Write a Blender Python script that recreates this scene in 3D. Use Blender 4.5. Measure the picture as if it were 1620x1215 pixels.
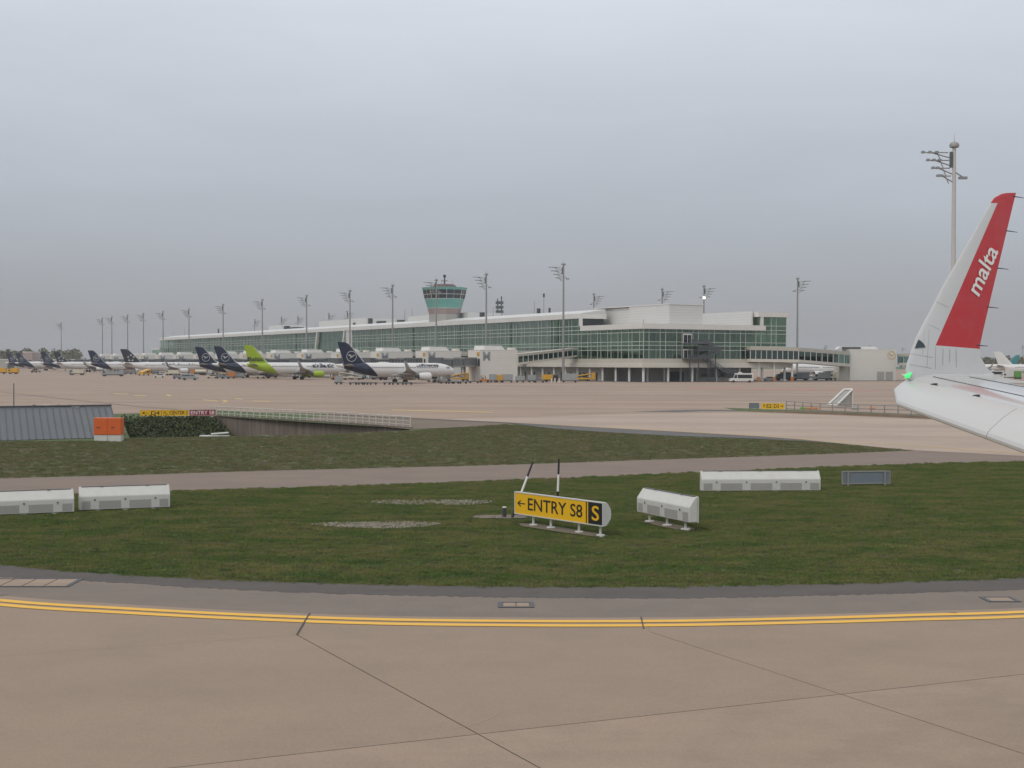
import bpy, bmesh, math, random
from mathutils import Vector, Matrix
R = math.radians
rnd = random.Random(7)
sc = bpy.context.scene
for o in list(bpy.data.objects): bpy.data.objects.remove(o)
col = sc.collection

# ------------------------------------------------------------------ camera
F, CX, CY, W, H = 2200.0, 810.0, 607.5, 1620.0, 1215.0
CAMH = 6.0
HORIZ = 574.0                       # horizon row at the picture's middle column
cd = bpy.data.cameras.new('camera'); cam = bpy.data.objects.new('camera', cd); col.objects.link(cam)
cd.sensor_width = 36.0; cd.lens = F/W*36.0; cd.clip_start = .1; cd.clip_end = 9000
PITCH = math.atan((CY-HORIZ)/F)
CM = Matrix.Rotation(R(90)-PITCH, 4, 'X') @ Matrix.Rotation(R(.15), 4, 'Z')
cam.matrix_world = Matrix.Translation((0, 0, CAMH)) @ CM
sc.camera = cam
sc.render.resolution_x, sc.render.resolution_y = 1024, 768

# ------------------------------------------------------------------ world, sun, exposure
SUN_EL, SUN_AZ = 42.0, 215.0        # light comes from behind the camera, to its left
wd = bpy.data.worlds.new('World'); sc.world = wd; wd.use_nodes = True
nt = wd.node_tree; N = nt.nodes; Lk = nt.links
for n in list(N): N.remove(n)
out = N.new('ShaderNodeOutputWorld'); bg = N.new('ShaderNodeBackground')
sky = N.new('ShaderNodeTexSky'); sky.sky_type = 'NISHITA'; sky.sun_disc = False
sky.sun_elevation = R(SUN_EL); sky.sun_rotation = R(SUN_AZ); sky.air_density = 1.5; sky.dust_density = 4
tc = N.new('ShaderNodeTexCoord'); sep = N.new('ShaderNodeSeparateXYZ'); Lk.new(tc.outputs['Generated'], sep.inputs[0])
mp = N.new('ShaderNodeMapping'); mp.inputs['Scale'].default_value = (1.6, 1.6, 7.5); mp.inputs['Rotation'].default_value = (R(6), R(9), 0)
Lk.new(tc.outputs['Generated'], mp.inputs[0])
nz = N.new('ShaderNodeTexNoise'); nz.inputs['Scale'].default_value = 2.3; nz.inputs['Detail'].default_value = 5; nz.inputs['Roughness'].default_value = .55
nz.inputs['Distortion'].default_value = .5
Lk.new(mp.outputs[0], nz.inputs['Vector'])
ramp = N.new('ShaderNodeValToRGB'); cr = ramp.color_ramp
cr.elements[0].position = 0; cr.elements[0].color = (.335, .338, .35, 1)
cr.elements[1].position = 1; cr.elements[1].color = (.95, .97, 1.0, 1)
for p, c in ((.035, (.36, .37, .392)), (.09, (.42, .45, .505)), (.17, (.535, .57, .635)), (.26, (.685, .725, .795)), (.45, (.77, .80, .86))):
    e = cr.elements.new(p); e.color = (*c, 1)
Lk.new(sep.outputs[2], ramp.inputs[0])
mr = N.new('ShaderNodeMapRange'); mr.inputs[1].default_value = .3; mr.inputs[2].default_value = .7; mr.inputs[3].default_value = .955; mr.inputs[4].default_value = 1.04
Lk.new(nz.outputs[0], mr.inputs[0])
mul = N.new('ShaderNodeVectorMath'); mul.operation = 'SCALE'; Lk.new(ramp.outputs[0], mul.inputs[0]); Lk.new(mr.outputs[0], mul.inputs['Scale'])
skm = N.new('ShaderNodeVectorMath'); skm.operation = 'SCALE'; skm.inputs['Scale'].default_value = .10; Lk.new(sky.outputs[0], skm.inputs[0])
mix = N.new('ShaderNodeMix'); mix.data_type = 'RGBA'; mix.inputs['Factor'].default_value = .93
Lk.new(skm.outputs[0], mix.inputs['A']); Lk.new(mul.outputs[0], mix.inputs['B'])
Lk.new(mix.outputs['Result'], bg.inputs['Color']); bg.inputs['Strength'].default_value = 1.0
Lk.new(bg.outputs[0], out.inputs[0])
sl = bpy.data.lights.new('sun', 'SUN'); sl.energy = .9; sl.angle = R(25); sl.color = (1, .93, .83)
so = bpy.data.objects.new('sun', sl); col.objects.link(so)
az = R(SUN_AZ)
sdir = Vector((math.sin(az)*math.cos(R(SUN_EL)), math.cos(az)*math.cos(R(SUN_EL)), math.sin(R(SUN_EL))))
so.rotation_euler = sdir.to_track_quat('Z', 'Y').to_euler()
vs = sc.view_settings; vs.view_transform = 'Standard'; vs.look = 'None'; vs.exposure = .05; vs.gamma = 1

# ------------------------------------------------------------------ helpers
MW3 = cam.matrix_world.to_3x3().copy(); CO = Vector((0, 0, CAMH))
def ray(x, y): return MW3 @ Vector(((x-CX)/F, -(y-CY)/F, -1))
def G(x, y, z=0.0):
    d = ray(x, y); return CO + d*((z-CAMH)/d.z)
def at(x, y, D):
    d = ray(x, y); return CO + d*(D/d.y)
def XY(x, D): return (x-CX)/F*D      # sideways position of a picture column at depth D

def tag(o, label=None, cat=None, group=None, kind=None):
    if label: o['label'] = label
    if cat: o['category'] = cat
    if group: o['group'] = group
    if kind: o['kind'] = kind
    return o
KIDS = {}
def link(o, parent=None):
    col.objects.link(o)
    if parent is not None:
        o.parent = parent; KIDS.setdefault(parent.name, []).append(o)
    return o
def thing(name, label, cat, loc=(0, 0, 0), rz=0, group=None):
    o = bpy.data.objects.new(name, None); o.empty_display_size = .3
    o.location = loc; o.rotation_euler = (0, 0, rz)
    return tag(link(o), label, cat, group)
def copy_tree(o, parent=None):
    c = link(o.copy(), parent)
    for k in KIDS.get(o.name, []): copy_tree(k, c)
    return c

class MB:
    def __init__(s): s.v = []; s.f = []
    def add(s, vs_, fs):
        b = len(s.v); s.v += [tuple(p) for p in vs_]; s.f += [tuple(i+b for i in f) for f in fs]; return s
    def hexa(s, p):     # 4 bottom (ccw from above), 4 top
        return s.add(p, [(3, 2, 1, 0), (4, 5, 6, 7), (0, 1, 5, 4), (1, 2, 6, 5), (2, 3, 7, 6), (3, 0, 4, 7)])
    def box(s, x0, x1, y0, y1, z0, z1):
        return s.hexa([(x0, y0, z0), (x1, y0, z0), (x1, y1, z0), (x0, y1, z0), (x0, y0, z1), (x1, y0, z1), (x1, y1, z1), (x0, y1, z1)])
    def poly(s, pts): return s.add(pts, [tuple(range(len(pts)))])
    def extr(s, prof, axis, a0, a1):     # 2-D profile extruded along an axis
        n = len(prof)
        def P(q, a):
            if axis == 'x': return (a, q[0], q[1])
            if axis == 'y': return (q[0], a, q[1])
            return (q[0], q[1], a)
        return s.add([P(q, a0) for q in prof]+[P(q, a1) for q in prof],
                     [tuple(range(n-1, -1, -1)), tuple(range(n, 2*n))]+[(i, (i+1) % n, n+(i+1) % n, n+i) for i in range(n)])
    def tube(s, p0, p1, r0, r1=None, n=8):
        r1 = r0 if r1 is None else r1
        p0 = Vector(p0); p1 = Vector(p1); d = (p1-p0).normalized()
        a = d.orthogonal().normalized(); b = d.cross(a)
        ring = [(a*math.cos(2*math.pi*i/n)+b*math.sin(2*math.pi*i/n)) for i in range(n)]
        return s.loft([[p0+q*r0 for q in ring], [p1+q*r1 for q in ring]])
    def loft(s, rings, cap=True):
        n = len(rings[0]); vs_ = [p for r in rings for p in r]; fs = []
        for k in range(len(rings)-1):
            for i in range(n):
                fs.append((k*n+i, k*n+(i+1) % n, (k+1)*n+(i+1) % n, (k+1)*n+i))
        if cap: fs += [tuple(range(n-1, -1, -1)), tuple((len(rings)-1)*n+i for i in range(n))]
        return s.add(vs_, fs)
    def wheel(s, c, r, w, n=12):  # axle along y
        return s.tube((c[0], c[1]-w/2, c[2]), (c[0], c[1]+w/2, c[2]), r, r, n)
    def mesh(s, name='m'):
        me = bpy.data.meshes.new(name); me.from_pydata(s.v, [], s.f)
        bm = bmesh.new(); bm.from_mesh(me); bmesh.ops.recalc_face_normals(bm, faces=bm.faces); bm.to_mesh(me); bm.free()
        return me
    def build(s, name, m, parent=None, smooth=False, bevel=0, kind=None):
        me = s.mesh(name); o = bpy.data.objects.new(name, me); me.materials.append(m)
        if smooth:
            for p in me.polygons: p.use_smooth = True
            me.set_sharp_from_angle(angle=R(smooth if smooth > 1 else 40))
        if bevel:
            b = o.modifiers.new('bevel', 'BEVEL'); b.width = bevel; b.segments = 2; b.limit_method = 'ANGLE'
        link(o, parent)
        if kind: o['kind'] = kind
        return o

AF = [(0, 0), (.012, .34), (.05, .62), (.15, .9), (.32, 1), (.55, .86), (.78, .48), (1, .035), (1, -.035), (.78, -.24), (.55, -.46), (.32, -.62), (.15, -.6), (.05, -.43), (.012, -.25)]
def foil(mb, st):      # stations of (leading edge, trailing edge, thickness, normal)
    rings = []
    for le, te, t, n in st:
        le = Vector(le); te = Vector(te); n = Vector(n)
        rings.append([le+(te-le)*c+n*(t*h*.6) for c, h in AF])
    return mb.loft(rings)

_tx = {}
def text_geo(body, bold=0.0, shear=0.0):
    k = (body, bold, shear)
    if k in _tx: return _tx[k]
    cu = bpy.data.curves.new('t', 'FONT'); cu.body = body; cu.resolution_u = 4; cu.offset = bold; cu.shear = shear; cu.fill_mode = 'FRONT'
    ob = bpy.data.objects.new('t', cu); col.objects.link(ob)
    bpy.context.view_layer.update()
    me = bpy.data.meshes.new_from_object(ob.evaluated_get(bpy.context.evaluated_depsgraph_get()))
    vs_ = [tuple(v.co) for v in me.vertices]; fs = [tuple(p.vertices) for p in me.polygons]
    bpy.data.objects.remove(ob); bpy.data.curves.remove(cu); bpy.data.meshes.remove(me)
    x0 = min(v[0] for v in vs_); x1 = max(v[0] for v in vs_); y0 = min(v[1] for v in vs_); y1 = max(v[1] for v in vs_)
    g = ([((v[0]-x0)/(x1-x0), (v[1]-y0)/(y1-y0)) for v in vs_], fs, (x1-x0)/(y1-y0)); _tx[k] = g; return g
def text(mb, body, fn, bold=0.01, shear=0.0):
    """fn maps (0..1, 0..1) inside the writing's box to a point"""
    v, f, _ = text_geo(body, bold, shear); return mb.add([fn(a, b) for a, b in v], f)
def rect_fn(x0, x1, z0, z1, y): return lambda a, b: (x0+(x1-x0)*a, y, z0+(z1-z0)*b)

# ------------------------------------------------------------------ materials
def new_mat(name):
    m = bpy.data.materials.new(name); m.use_nodes = True; t = m.node_tree
    return m, t, t.nodes['Principled BSDF']
def node(t, kind, **kw):
    n = t.nodes.new(kind)
    for k, v in kw.items(): setattr(n, k, v)
    return n
def mixc(t, fac, a, b, blend='MIX'):
    n = node(t, 'ShaderNodeMix', data_type='RGBA', blend_type=blend)
    for s_, v in (('Factor', fac), ('A', a), ('B', b)):
        if isinstance(v, (int, float)): n.inputs[s_].default_value = v
        elif isinstance(v, tuple): n.inputs[s_].default_value = (*v[:3], 1)
        else: t.links.new(v, n.inputs[s_])
    return n.outputs['Result']
def noise(t, vec, scale, detail=4, rough=.6, lo=.35, hi=.65, stretch=None):
    if stretch:
        mp_ = node(t, 'ShaderNodeMapping'); mp_.inputs['Scale'].default_value = stretch[:3]
        if len(stretch) > 3: mp_.inputs['Rotation'].default_value = (0, 0, stretch[3])
        t.links.new(vec, mp_.inputs[0]); vec = mp_.outputs[0]
    n = node(t, 'ShaderNodeTexNoise'); n.inputs['Scale'].default_value = scale; n.inputs['Detail'].default_value = detail; n.inputs['Roughness'].default_value = rough
    t.links.new(vec, n.inputs['Vector'])
    r = node(t, 'ShaderNodeMapRange'); r.inputs[1].default_value = lo; r.inputs[2].default_value = hi
    t.links.new(n.outputs[0], r.inputs[0]); return r.outputs[0]
def bump(t, b, h, strength=.3, dist=.01):
    n = node(t, 'ShaderNodeBump'); n.inputs['Strength'].default_value = strength; n.inputs['Distance'].default_value = dist
    t.links.new(h, n.inputs['Height']); t.links.new(n.outputs[0], b.inputs['Normal'])
def objc(t): return node(t, 'ShaderNodeTexCoord').outputs['Object']
def paint(name, c, rough=.5, metal=0, dirt=.18, scale=1.5, dirtc=None):
    m, t, b = new_mat(name); b.inputs['Roughness'].default_value = rough; b.inputs['Metallic'].default_value = metal
    f = noise(t, objc(t), scale, 6, .65, .42, .75)
    fm = node(t, 'ShaderNodeMath', operation='MULTIPLY'); t.links.new(f, fm.inputs[0]); fm.inputs[1].default_value = dirt
    d = dirtc or tuple(x*.45+.03 for x in c)
    t.links.new(mixc(t, fm.outputs[0], c, d), b.inputs['Base Color']); return m
def ground_mat(name, c1, c2, c3, scales, rough=.9, stretch=None, grain=.25, bstr=.2):
    m, t, b = new_mat(name); b.inputs['Roughness'].default_value = rough; v = objc(t)
    f1 = noise(t, v, scales[0], 5, .6, .3, .7, stretch); f2 = noise(t, v, scales[1], 6, .7, .45, .8)
    c = mixc(t, f1, c1, c2)
    fm = node(t, 'ShaderNodeMath', operation='MULTIPLY'); t.links.new(f2, fm.inputs[0]); fm.inputs[1].default_value = .55
    c = mixc(t, fm.outputs[0], c, c3)
    g = noise(t, v, scales[2], 3, .8, .25, .75)
    gr = node(t, 'ShaderNodeMapRange'); gr.inputs[3].default_value = 1-grain; gr.inputs[4].default_value = 1+grain; t.links.new(g, gr.inputs[0])
    vm = node(t, 'ShaderNodeVectorMath', operation='SCALE'); t.links.new(c, vm.inputs[0]); t.links.new(gr.outputs[0], vm.inputs['Scale'])
    t.links.new(vm.outputs[0], b.inputs['Base Color']); bump(t, b, g, bstr, .004); return m
def half_mask(t, v, planes):
    """1 where a*x+b*y+c*z+d > 0 for every plane (object coordinates)"""
    acc = None
    for a, b_, c, d in planes:
        n = node(t, 'ShaderNodeVectorMath', operation='DOT_PRODUCT'); t.links.new(v, n.inputs[0]); n.inputs[1].default_value = (a, b_, c)
        g = node(t, 'ShaderNodeMath', operation='GREATER_THAN'); t.links.new(n.outputs['Value'], g.inputs[0]); g.inputs[1].default_value = -d
        if acc is None: acc = g.outputs[0]
        else:
            mm = node(t, 'ShaderNodeMath', operation='MULTIPLY'); t.links.new(acc, mm.inputs[0]); t.links.new(g.outputs[0], mm.inputs[1]); acc = mm.outputs[0]
    return acc
def two_tone(name, base, over, planes, rough=.35, dirt=.12):
    m, t, b = new_mat(name); v = objc(t); b.inputs['Roughness'].default_value = rough
    f = noise(t, v, .9, 6, .65, .45, .8); fm = node(t, 'ShaderNodeMath', operation='MULTIPLY'); t.links.new(f, fm.inputs[0]); fm.inputs[1].default_value = dirt
    c = mixc(t, half_mask(t, v, planes), base, over)
    c = mixc(t, fm.outputs[0], c, (.25, .24, .22)); t.links.new(c, b.inputs['Base Color']); return m
def stripes(name, c, line, period, width, axis=2, rough=.5, dirt=.15, axis2=None):
    """cladding: thin joint lines every `period` metres"""
    m, t, b = new_mat(name); v = objc(t); b.inputs['Roughness'].default_value = rough
    sp = node(t, 'ShaderNodeSeparateXYZ'); t.links.new(v, sp.inputs[0])
    def ln(ax, per, wd_):
        md = node(t, 'ShaderNodeMath', operation='PINGPONG'); t.links.new(sp.outputs[ax], md.inputs[0]); md.inputs[1].default_value = per/2
        lt = node(t, 'ShaderNodeMath', operation='LESS_THAN'); t.links.new(md.outputs[0], lt.inputs[0]); lt.inputs[1].default_value = wd_/2; return lt.outputs[0]
    k = ln(axis, period, width)
    f = noise(t, v, .35, 5, .6, .35, .7); fm = node(t, 'ShaderNodeMath', operation='MULTIPLY'); t.links.new(f, fm.inputs[0]); fm.inputs[1].default_value = dirt
    cc = mixc(t, fm.outputs[0], c, tuple(x*.6 for x in c)); cc = mixc(t, k, cc, line)
    if axis2 is not None: cc = mixc(t, ln(*axis2), cc, line)
    t.links.new(cc, b.inputs['Base Color']); return m
def glass(name, tint, refl=.35, rough=.03, cap=.38):
    m = bpy.data.materials.new(name); m.use_nodes = True; t = m.node_tree
    for n in list(t.nodes): t.nodes.remove(n)
    o = node(t, 'ShaderNodeOutputMaterial'); tr = node(t, 'ShaderNodeBsdfTransparent'); gl = node(t, 'ShaderNodeBsdfGlossy'); mx = node(t, 'ShaderNodeMixShader')
    tr.inputs[0].default_value = (*tint, 1); gl.inputs['Roughness'].default_value = rough; gl.inputs['Color'].default_value = (.8, .95, .87, 1)
    oi = node(t, 'ShaderNodeObjectInfo'); nv = noise(t, objc(t), .11, 3, .6, .35, .65, (1, 1, .2))
    ad = node(t, 'ShaderNodeMath', operation='ADD'); t.links.new(oi.outputs['Random'], ad.inputs[0]); t.links.new(nv, ad.inputs[1])
    rm = node(t, 'ShaderNodeMapRange'); rm.inputs[1].default_value = .2; rm.inputs[2].default_value = 1.8; rm.inputs[3].default_value = .80; rm.inputs[4].default_value = 1.16; t.links.new(ad.outputs[0], rm.inputs[0])
    sv = node(t, 'ShaderNodeVectorMath', operation='SCALE'); sv.inputs[0].default_value = tint; t.links.new(rm.outputs[0], sv.inputs['Scale']); t.links.new(sv.outputs[0], tr.inputs[0])
    fr = node(t, 'ShaderNodeLayerWeight'); fr.inputs['Blend'].default_value = refl
    mr_ = node(t, 'ShaderNodeMapRange'); mr_.inputs[3].default_value = .10; mr_.inputs[4].default_value = cap; t.links.new(fr.outputs['Fresnel'], mr_.inputs[0])
    t.links.new(mr_.outputs[0], mx.inputs[0]); t.links.new(tr.outputs[0], mx.inputs[1]); t.links.new(gl.outputs[0], mx.inputs[2]); t.links.new(mx.outputs[0], o.inputs[0]); return m
def emit(name, c, s):
    m, t, b = new_mat(name); b.inputs['Base Color'].default_value = (*c, 1); b.inputs['Emission Color'].default_value = (*c, 1); b.inputs['Emission Strength'].default_value = s; return m

M = {}
M['grass'] = ground_mat('grass_ground', (.052, .094, .019), (.080, .110, .031), (.090, .085, .038), (.22, .9, 22), 1, (1, 2.2, 1), .5, .6)
M['concrete'] = ground_mat('taxiway_concrete', (.298, .219, .157), (.268, .199, .144), (.215, .164, .123), (.09, .45, 26), .85, (1, 3.5, 1, .12), .17, .2)
M['concrete2'] = ground_mat('taxiway_concrete_paler', (.330, .245, .177), (.290, .214, .157), (.195, .149, .112), (.16, .6, 26), .85, (1, 5, 1, -.35), .17, .2)
M['apron'] = ground_mat('apron_concrete', (.372, .268, .196), (.265, .194, .147), (.17, .128, .10), (.016, .05, 1.2), .85, (.3, 6, 1, .10), .08, .1)
M['joint'] = paint('joint_sealant', (.065, .055, .048), .8)
M['shoulder'] = ground_mat('shoulder_asphalt', (.205, .164, .132), (.175, .142, .116), (.13, .107, .09), (.25, .8, 30), .9, (1, 3, 1), .2, .3)
M['strip'] = ground_mat('dark_asphalt', (.100, .085, .074), (.078, .067, .060), (.056, .05, .046), (.3, 1.2, 34), .9, (1, 3, 1), .3, .4)
M['road'] = ground_mat('service_road_asphalt', (.222, .165, .130), (.185, .139, .111), (.14, .107, .087), (.12, .4, 20), .9, (1, 4, 1), .12, .2)
M['dkasph'] = ground_mat('lane_asphalt', (.12, .112, .108), (.095, .09, .088), (.16, .14, .125), (.1, .3, 10), .9, (1, 4, 1), .1, .2)
M['grass_mid'] = ground_mat('dry_grass_ground', (.070, .088, .032), (.122, .102, .055), (.048, .074, .022), (.16, .5, 9), 1, (1, 3.0, 1), .45, .6)
M['kerb_b'] = ground_mat('brown_kerb_concrete', (.26, .195, .145), (.20, .15, .11), (.13, .11, .08), (.2, .8, 10), 1, None, .2, .3)
M['dirt'] = ground_mat('verge_dirt', (.20, .155, .115), (.15, .118, .085), (.09, .085, .05), (.3, .8, 12), 1, None, .25, .4)
M['yellow'] = paint('yellow_line_paint', (.78, .43, .035), .6, 0, .22, 1.2, (.42, .28, .10))
M['yellow_old'] = paint('worn_yellow_paint', (.60, .42, .13), .7, 0, .5, .4, (.33, .27, .19))
M['red_old'] = paint('faded_red_paint', (.36, .19, .14), .8, 0, .9, .3, (.31, .235, .17))
M['white_p'] = paint('white_housing', (.57, .565, .535), .45, 0, .22, 2.5, (.36, .34, .28))
M['cream'] = paint('cream_render', (.62, .58, .49), .6, 0, .16, .4)
M['white_m'] = paint('white_metal', (.68, .67, .64), .4, 0, .15, .5)
M['fascia'] = paint('white_fascia', (.66, .645, .61), .45, 0, .10, .3)
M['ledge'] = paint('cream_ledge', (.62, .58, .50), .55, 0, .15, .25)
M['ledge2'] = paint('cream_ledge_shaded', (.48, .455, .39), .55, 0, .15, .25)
M['roof'] = stripes('white_roof_sheet', (.60, .595, .575), (.48, .475, .46), 3.2, .25, 1, .5)
M['clad'] = stripes('white_horizontal_cladding', (.60, .60, .585), (.47, .47, .46), .9, .10, 2, .45, .10)
M['lettM'] = paint('grey_letter', (.27, .29, .31), .5)
M['cladM'] = stripes('gate_box_cladding', (.67, .65, .60), (.53, .51, .47), .62, .08, 2, .5, .12)
M['grey'] = paint('grey_steel', (.24, .25, .25), .5, .2)
M['galv'] = paint('galvanised_steel', (.29, .285, .275), .5, .25, .25, .8)
M['dark'] = paint('dark_steel', (.045, .05, .055), .5)
M['darkg'] = paint('dark_grey_steel', (.085, .095, .10), .5)
M['rubber'] = paint('tyre_rubber', (.018, .018, .018), .8)
M['panel_g'] = paint('grey_panel', (.36, .35, .325), .6, 0, .2, 2)
M['recess'] = paint('recess_shade_grey', (.35, .34, .32), .6, 0, .2, 2)  # shade of the tilted inset is put into this grey
M['slate'] = paint('blue_grey_panel', (.17, .20, .23), .5, 0, .2, 1.5)
M['signy'] = paint('sign_yellow', (.80, .46, .010), .4, 0, .08, 3)
M['signr'] = paint('sign_red', (.26, .012, .030), .4, 0, .08, 3)
M['black'] = paint('black_paint', (.012, .012, .012), .5)
M['whitel'] = paint('white_lettering', (.75, .73, .70), .5, 0, .05)
M['orange'] = paint('orange_enamel', (.62, .115, .018), .45, 0, .25, 1.5)
M['gold'] = paint('gold_panel', (.50, .30, .03), .5)
M['logo'] = paint('pale_grey_emblem', (.52, .53, .55), .5, 0, .05)
M['yell_v'] = paint('vehicle_yellow', (.60, .32, .015), .45, 0, .3, 1.2)
M['oran_v'] = paint('vehicle_orange', (.48, .17, .03), .5, 0, .3, 1.2)
M['crea_v'] = paint('vehicle_cream', (.52, .48, .38), .5, 0, .3, 1.2)
M['whit_v'] = paint('vehicle_white', (.62, .61, .58), .4, 0, .2, 1.2)
M['grey_v'] = paint('vehicle_grey', (.27, .29, .29), .5, 0, .3, 1.2)
M['cont'] = paint('container_aluminium', (.34, .36, .36), .4, .4, .25, .8)
M['green_v'] = paint('vehicle_green', (.10, .27, .05), .5)
M['brown_v'] = paint('vehicle_brown', (.17, .10, .06), .6)
M['red_v'] = paint('vehicle_red', (.40, .05, .04), .5)
M['winglass'] = paint('vehicle_window_glass', (.02, .025, .03), .1)
M['pane'] = glass('green_facade_glass', (.66, .765, .68), .3)
M['pane_far'] = glass('green_facade_glass_single', (.43, .58, .46), .3, .03, .30)
M['mull'] = paint('pale_green_white_bar', (.47, .52, .46), .5, 0, .1)
M['pane2'] = glass('blue_green_corridor_glass', (.40, .56, .56), .35)
M['pane_b'] = glass('bridge_glass', (.35, .43, .47), .4)
M['tower_g'] = paint('turquoise_panel', (.16, .40, .35), .35, 0, .12, .3)
M['tower_w'] = paint('tower_window_glass', (.035, .05, .058), .08)
M['tower_b'] = paint('brown_plinth', (.34, .27, .25), .7)
M['tower_r'] = paint('red_brown_roof', (.12, .075, .07), .6)
M['spand'] = paint('pale_green_spandrel', (.34, .44, .36), .5, 0, .3, .3)
M['steelw'] = paint('interior_column', (.50, .58, .50), .5)
M['floor_i'] = paint('interior_floor', (.30, .34, .30), .7)
m_, t_, b_ = new_mat('interior_wall'); v_ = objc(t_); b_.inputs['Roughness'].default_value = .8
f_ = noise(t_, v_, .5, 3, .6, .35, .65, (1.4, 1.4, .35))
f2_ = noise(t_, v_, .16, 3, .6, .4, .65)
c_ = mixc(t_, f_, (.50, .53, .43), (.22, .26, .22)); c_ = mixc(t_, f2_, c_, (.56, .55, .40)); t_.links.new(c_, b_.inputs['Base Color']); M['inwall'] = m_
M['stone'] = ground_mat('gravel_stone', (.29, .25, .205), (.20, .175, .145), (.38, .345, .30), (3, 8, 30), .9)
M['gravel_b'] = ground_mat('gravel_bed', (.16, .145, .115), (.11, .105, .075), (.24, .21, .18), (1, 6, 30), 1)
m_, t_, b_ = new_mat('stained_concrete'); v_ = objc(t_); b_.inputs['Roughness'].default_value = .9
f_ = noise(t_, v_, 1, 6, .7, .35, .7, (1.6, 1.6, .12)); c_ = mixc(t_, f_, (.20, .165, .135), (.095, .08, .068)); t_.links.new(c_, b_.inputs['Base Color']); M['stained'] = m_
M['railw'] = paint('rail_pale_steel', (.50, .48, .44), .5, 0, .3, 1)
M['shedm'] = paint('zinc_standing_seam', (.105, .112, .120), .5, .2, .35, .3, (.16, .16, .16))
M['teal'] = paint('teal_tail', (.02, .20, .22), .4)
def leafmat(name, a, b, patch=None, dark=None):
    m, t, bs = new_mat(name); bs.inputs['Roughness'].default_value = .8
    oi = node(t, 'ShaderNodeNewGeometry'); c = mixc(t, oi.outputs['Random Per Island'], a, b)
    if patch:
        f = noise(t, oi.outputs['Position'], .32, 5, .65, .40, .60, (1, 1.9, 1)); c = mixc(t, f, c, patch)
        f = noise(t, oi.outputs['Position'], 1.1, 4, .6, .5, .75, (1, 1.7, 1)); c = mixc(t, f, c, dark)
    t.links.new(c, bs.inputs['Base Color']); return m
M['leaf'] = leafmat('far_foliage', (.06, .075, .035), (.19, .175, .085))
M['ivy'] = leafmat('bank_foliage', (.018, .030, .010), (.075, .085, .035))
M['blade'] = leafmat('grass_blade', (.058, .120, .016), (.108, .158, .030), (.185, .182, .052), (.036, .078, .017))
M['blade2'] = leafmat('dry_grass_blade', (.076, .102, .030), (.150, .136, .066), (.175, .135, .080), (.052, .082, .024))

# ------------------------------------------------------------------ ground and pavements
def sheet(name, pts, m, z=0.0, parent=None, raw=False):
    mb = MB(); mb.poly([(p[0], p[1], z) if raw else tuple(G(p[0], p[1], z)) for p in pts])
    me = mb.mesh(name); bm = bmesh.new(); bm.from_mesh(me); bmesh.ops.triangulate(bm, faces=bm.faces)
    for f in bm.faces:
        if f.normal.z < 0: f.normal_flip()
    bm.to_mesh(me); bm.free()
    o = bpy.data.objects.new(name, me); me.materials.append(m); link(o, parent)
    if parent is None: o['kind'] = 'structure'
    return o
def interp(pts, n):
    """smooth curve through picture points"""
    res = []
    for i in range(len(pts)-1):
        p0 = pts[max(i-1, 0)]; p1 = pts[i]; p2 = pts[i+1]; p3 = pts[min(i+2, len(pts)-1)]
        for k in range(n):
            t = k/n
            res.append(tuple(.5*((2*p1[j])+(-p0[j]+p2[j])*t+(2*p0[j]-5*p1[j]+4*p2[j]-p3[j])*t*t+(-p0[j]+3*p1[j]-3*p2[j]+p3[j])*t**3) for j in (0, 1)))
    res.append(pts[-1]); return res
# the sunken bay behind the mid verge: an opening in the ground sheet
WALL = [(332, 658), (468, 665.7), (567, 671.8), (648, 678)]
hole_px = [(205, 693), (345, 690.5), (443, 689), (500, 687.5), (560, 685), (648, 680.5), (648, 678), (332, 658), (192, 661.5)]
hole = [G(*p) for p in hole_px]
bm = bmesh.new()
def loop_edges(pts):
    vs_ = [bm.verts.new((p[0], p[1], 0)) for p in pts]; return [bm.edges.new((vs_[i], vs_[(i+1) % len(vs_)])) for i in range(len(vs_))]
ed = loop_edges([(-2400, -60), (2400, -60), (2400, 3000), (-2400, 3000)]) + loop_edges(hole)
bmesh.ops.triangle_fill(bm, use_beauty=True, edges=ed)
for f in bm.faces:
    if f.normal.z < 0: f.normal_flip()
me = bpy.data.meshes.new('ground'); bm.to_mesh(me); bm.free(); me.materials.append(M['grass'])
ground = bpy.data.objects.new('ground', me); link(ground); ground['kind'] = 'structure'

grass_edge = interp([(-700, 800), (-300, 860), (0, 893), (130, 905), (300, 915), (500, 922), (700, 926.5), (900, 928.5), (1100, 927.5), (1300, 924), (1450, 920), (1620, 914), (1900, 900), (2400, 866)], 6)
strip_edge = interp([(-700, 822), (-300, 881), (0, 912), (135, 918.5), (300, 929), (500, 938), (700, 943), (900, 946), (1100, 946), (1300, 942), (1450, 938), (1620, 932), (1900, 918), (2400, 884)], 6)
conc_edge = interp([(-700, 852), (-300, 910), (0, 943), (200, 957.5), (400, 968.5), (600, 975.5), (800, 978), (950, 978.5), (1100, 977.5), (1300, 973), (1450, 968.5), (1620, 963), (1900, 948), (2400, 914)], 6)
y1 = interp([(-700, 858), (-300, 916), (0, 949.5), (200, 962.5), (400, 972.8), (600, 979.6), (800, 982.2), (950, 982.7), (1100, 981.6), (1300, 977.2), (1450, 972.8), (1620, 967.8), (1900, 953), (2400, 919)], 6)
y2 = interp([(-700, 864), (-300, 922.5), (0, 956.3), (200, 969.2), (400, 979.3), (600, 986.2), (800, 988.8), (950, 989.3), (1100, 988.2), (1300, 984), (1450, 979.8), (1620, 975), (1900, 960), (2400, 926)], 6)
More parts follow.
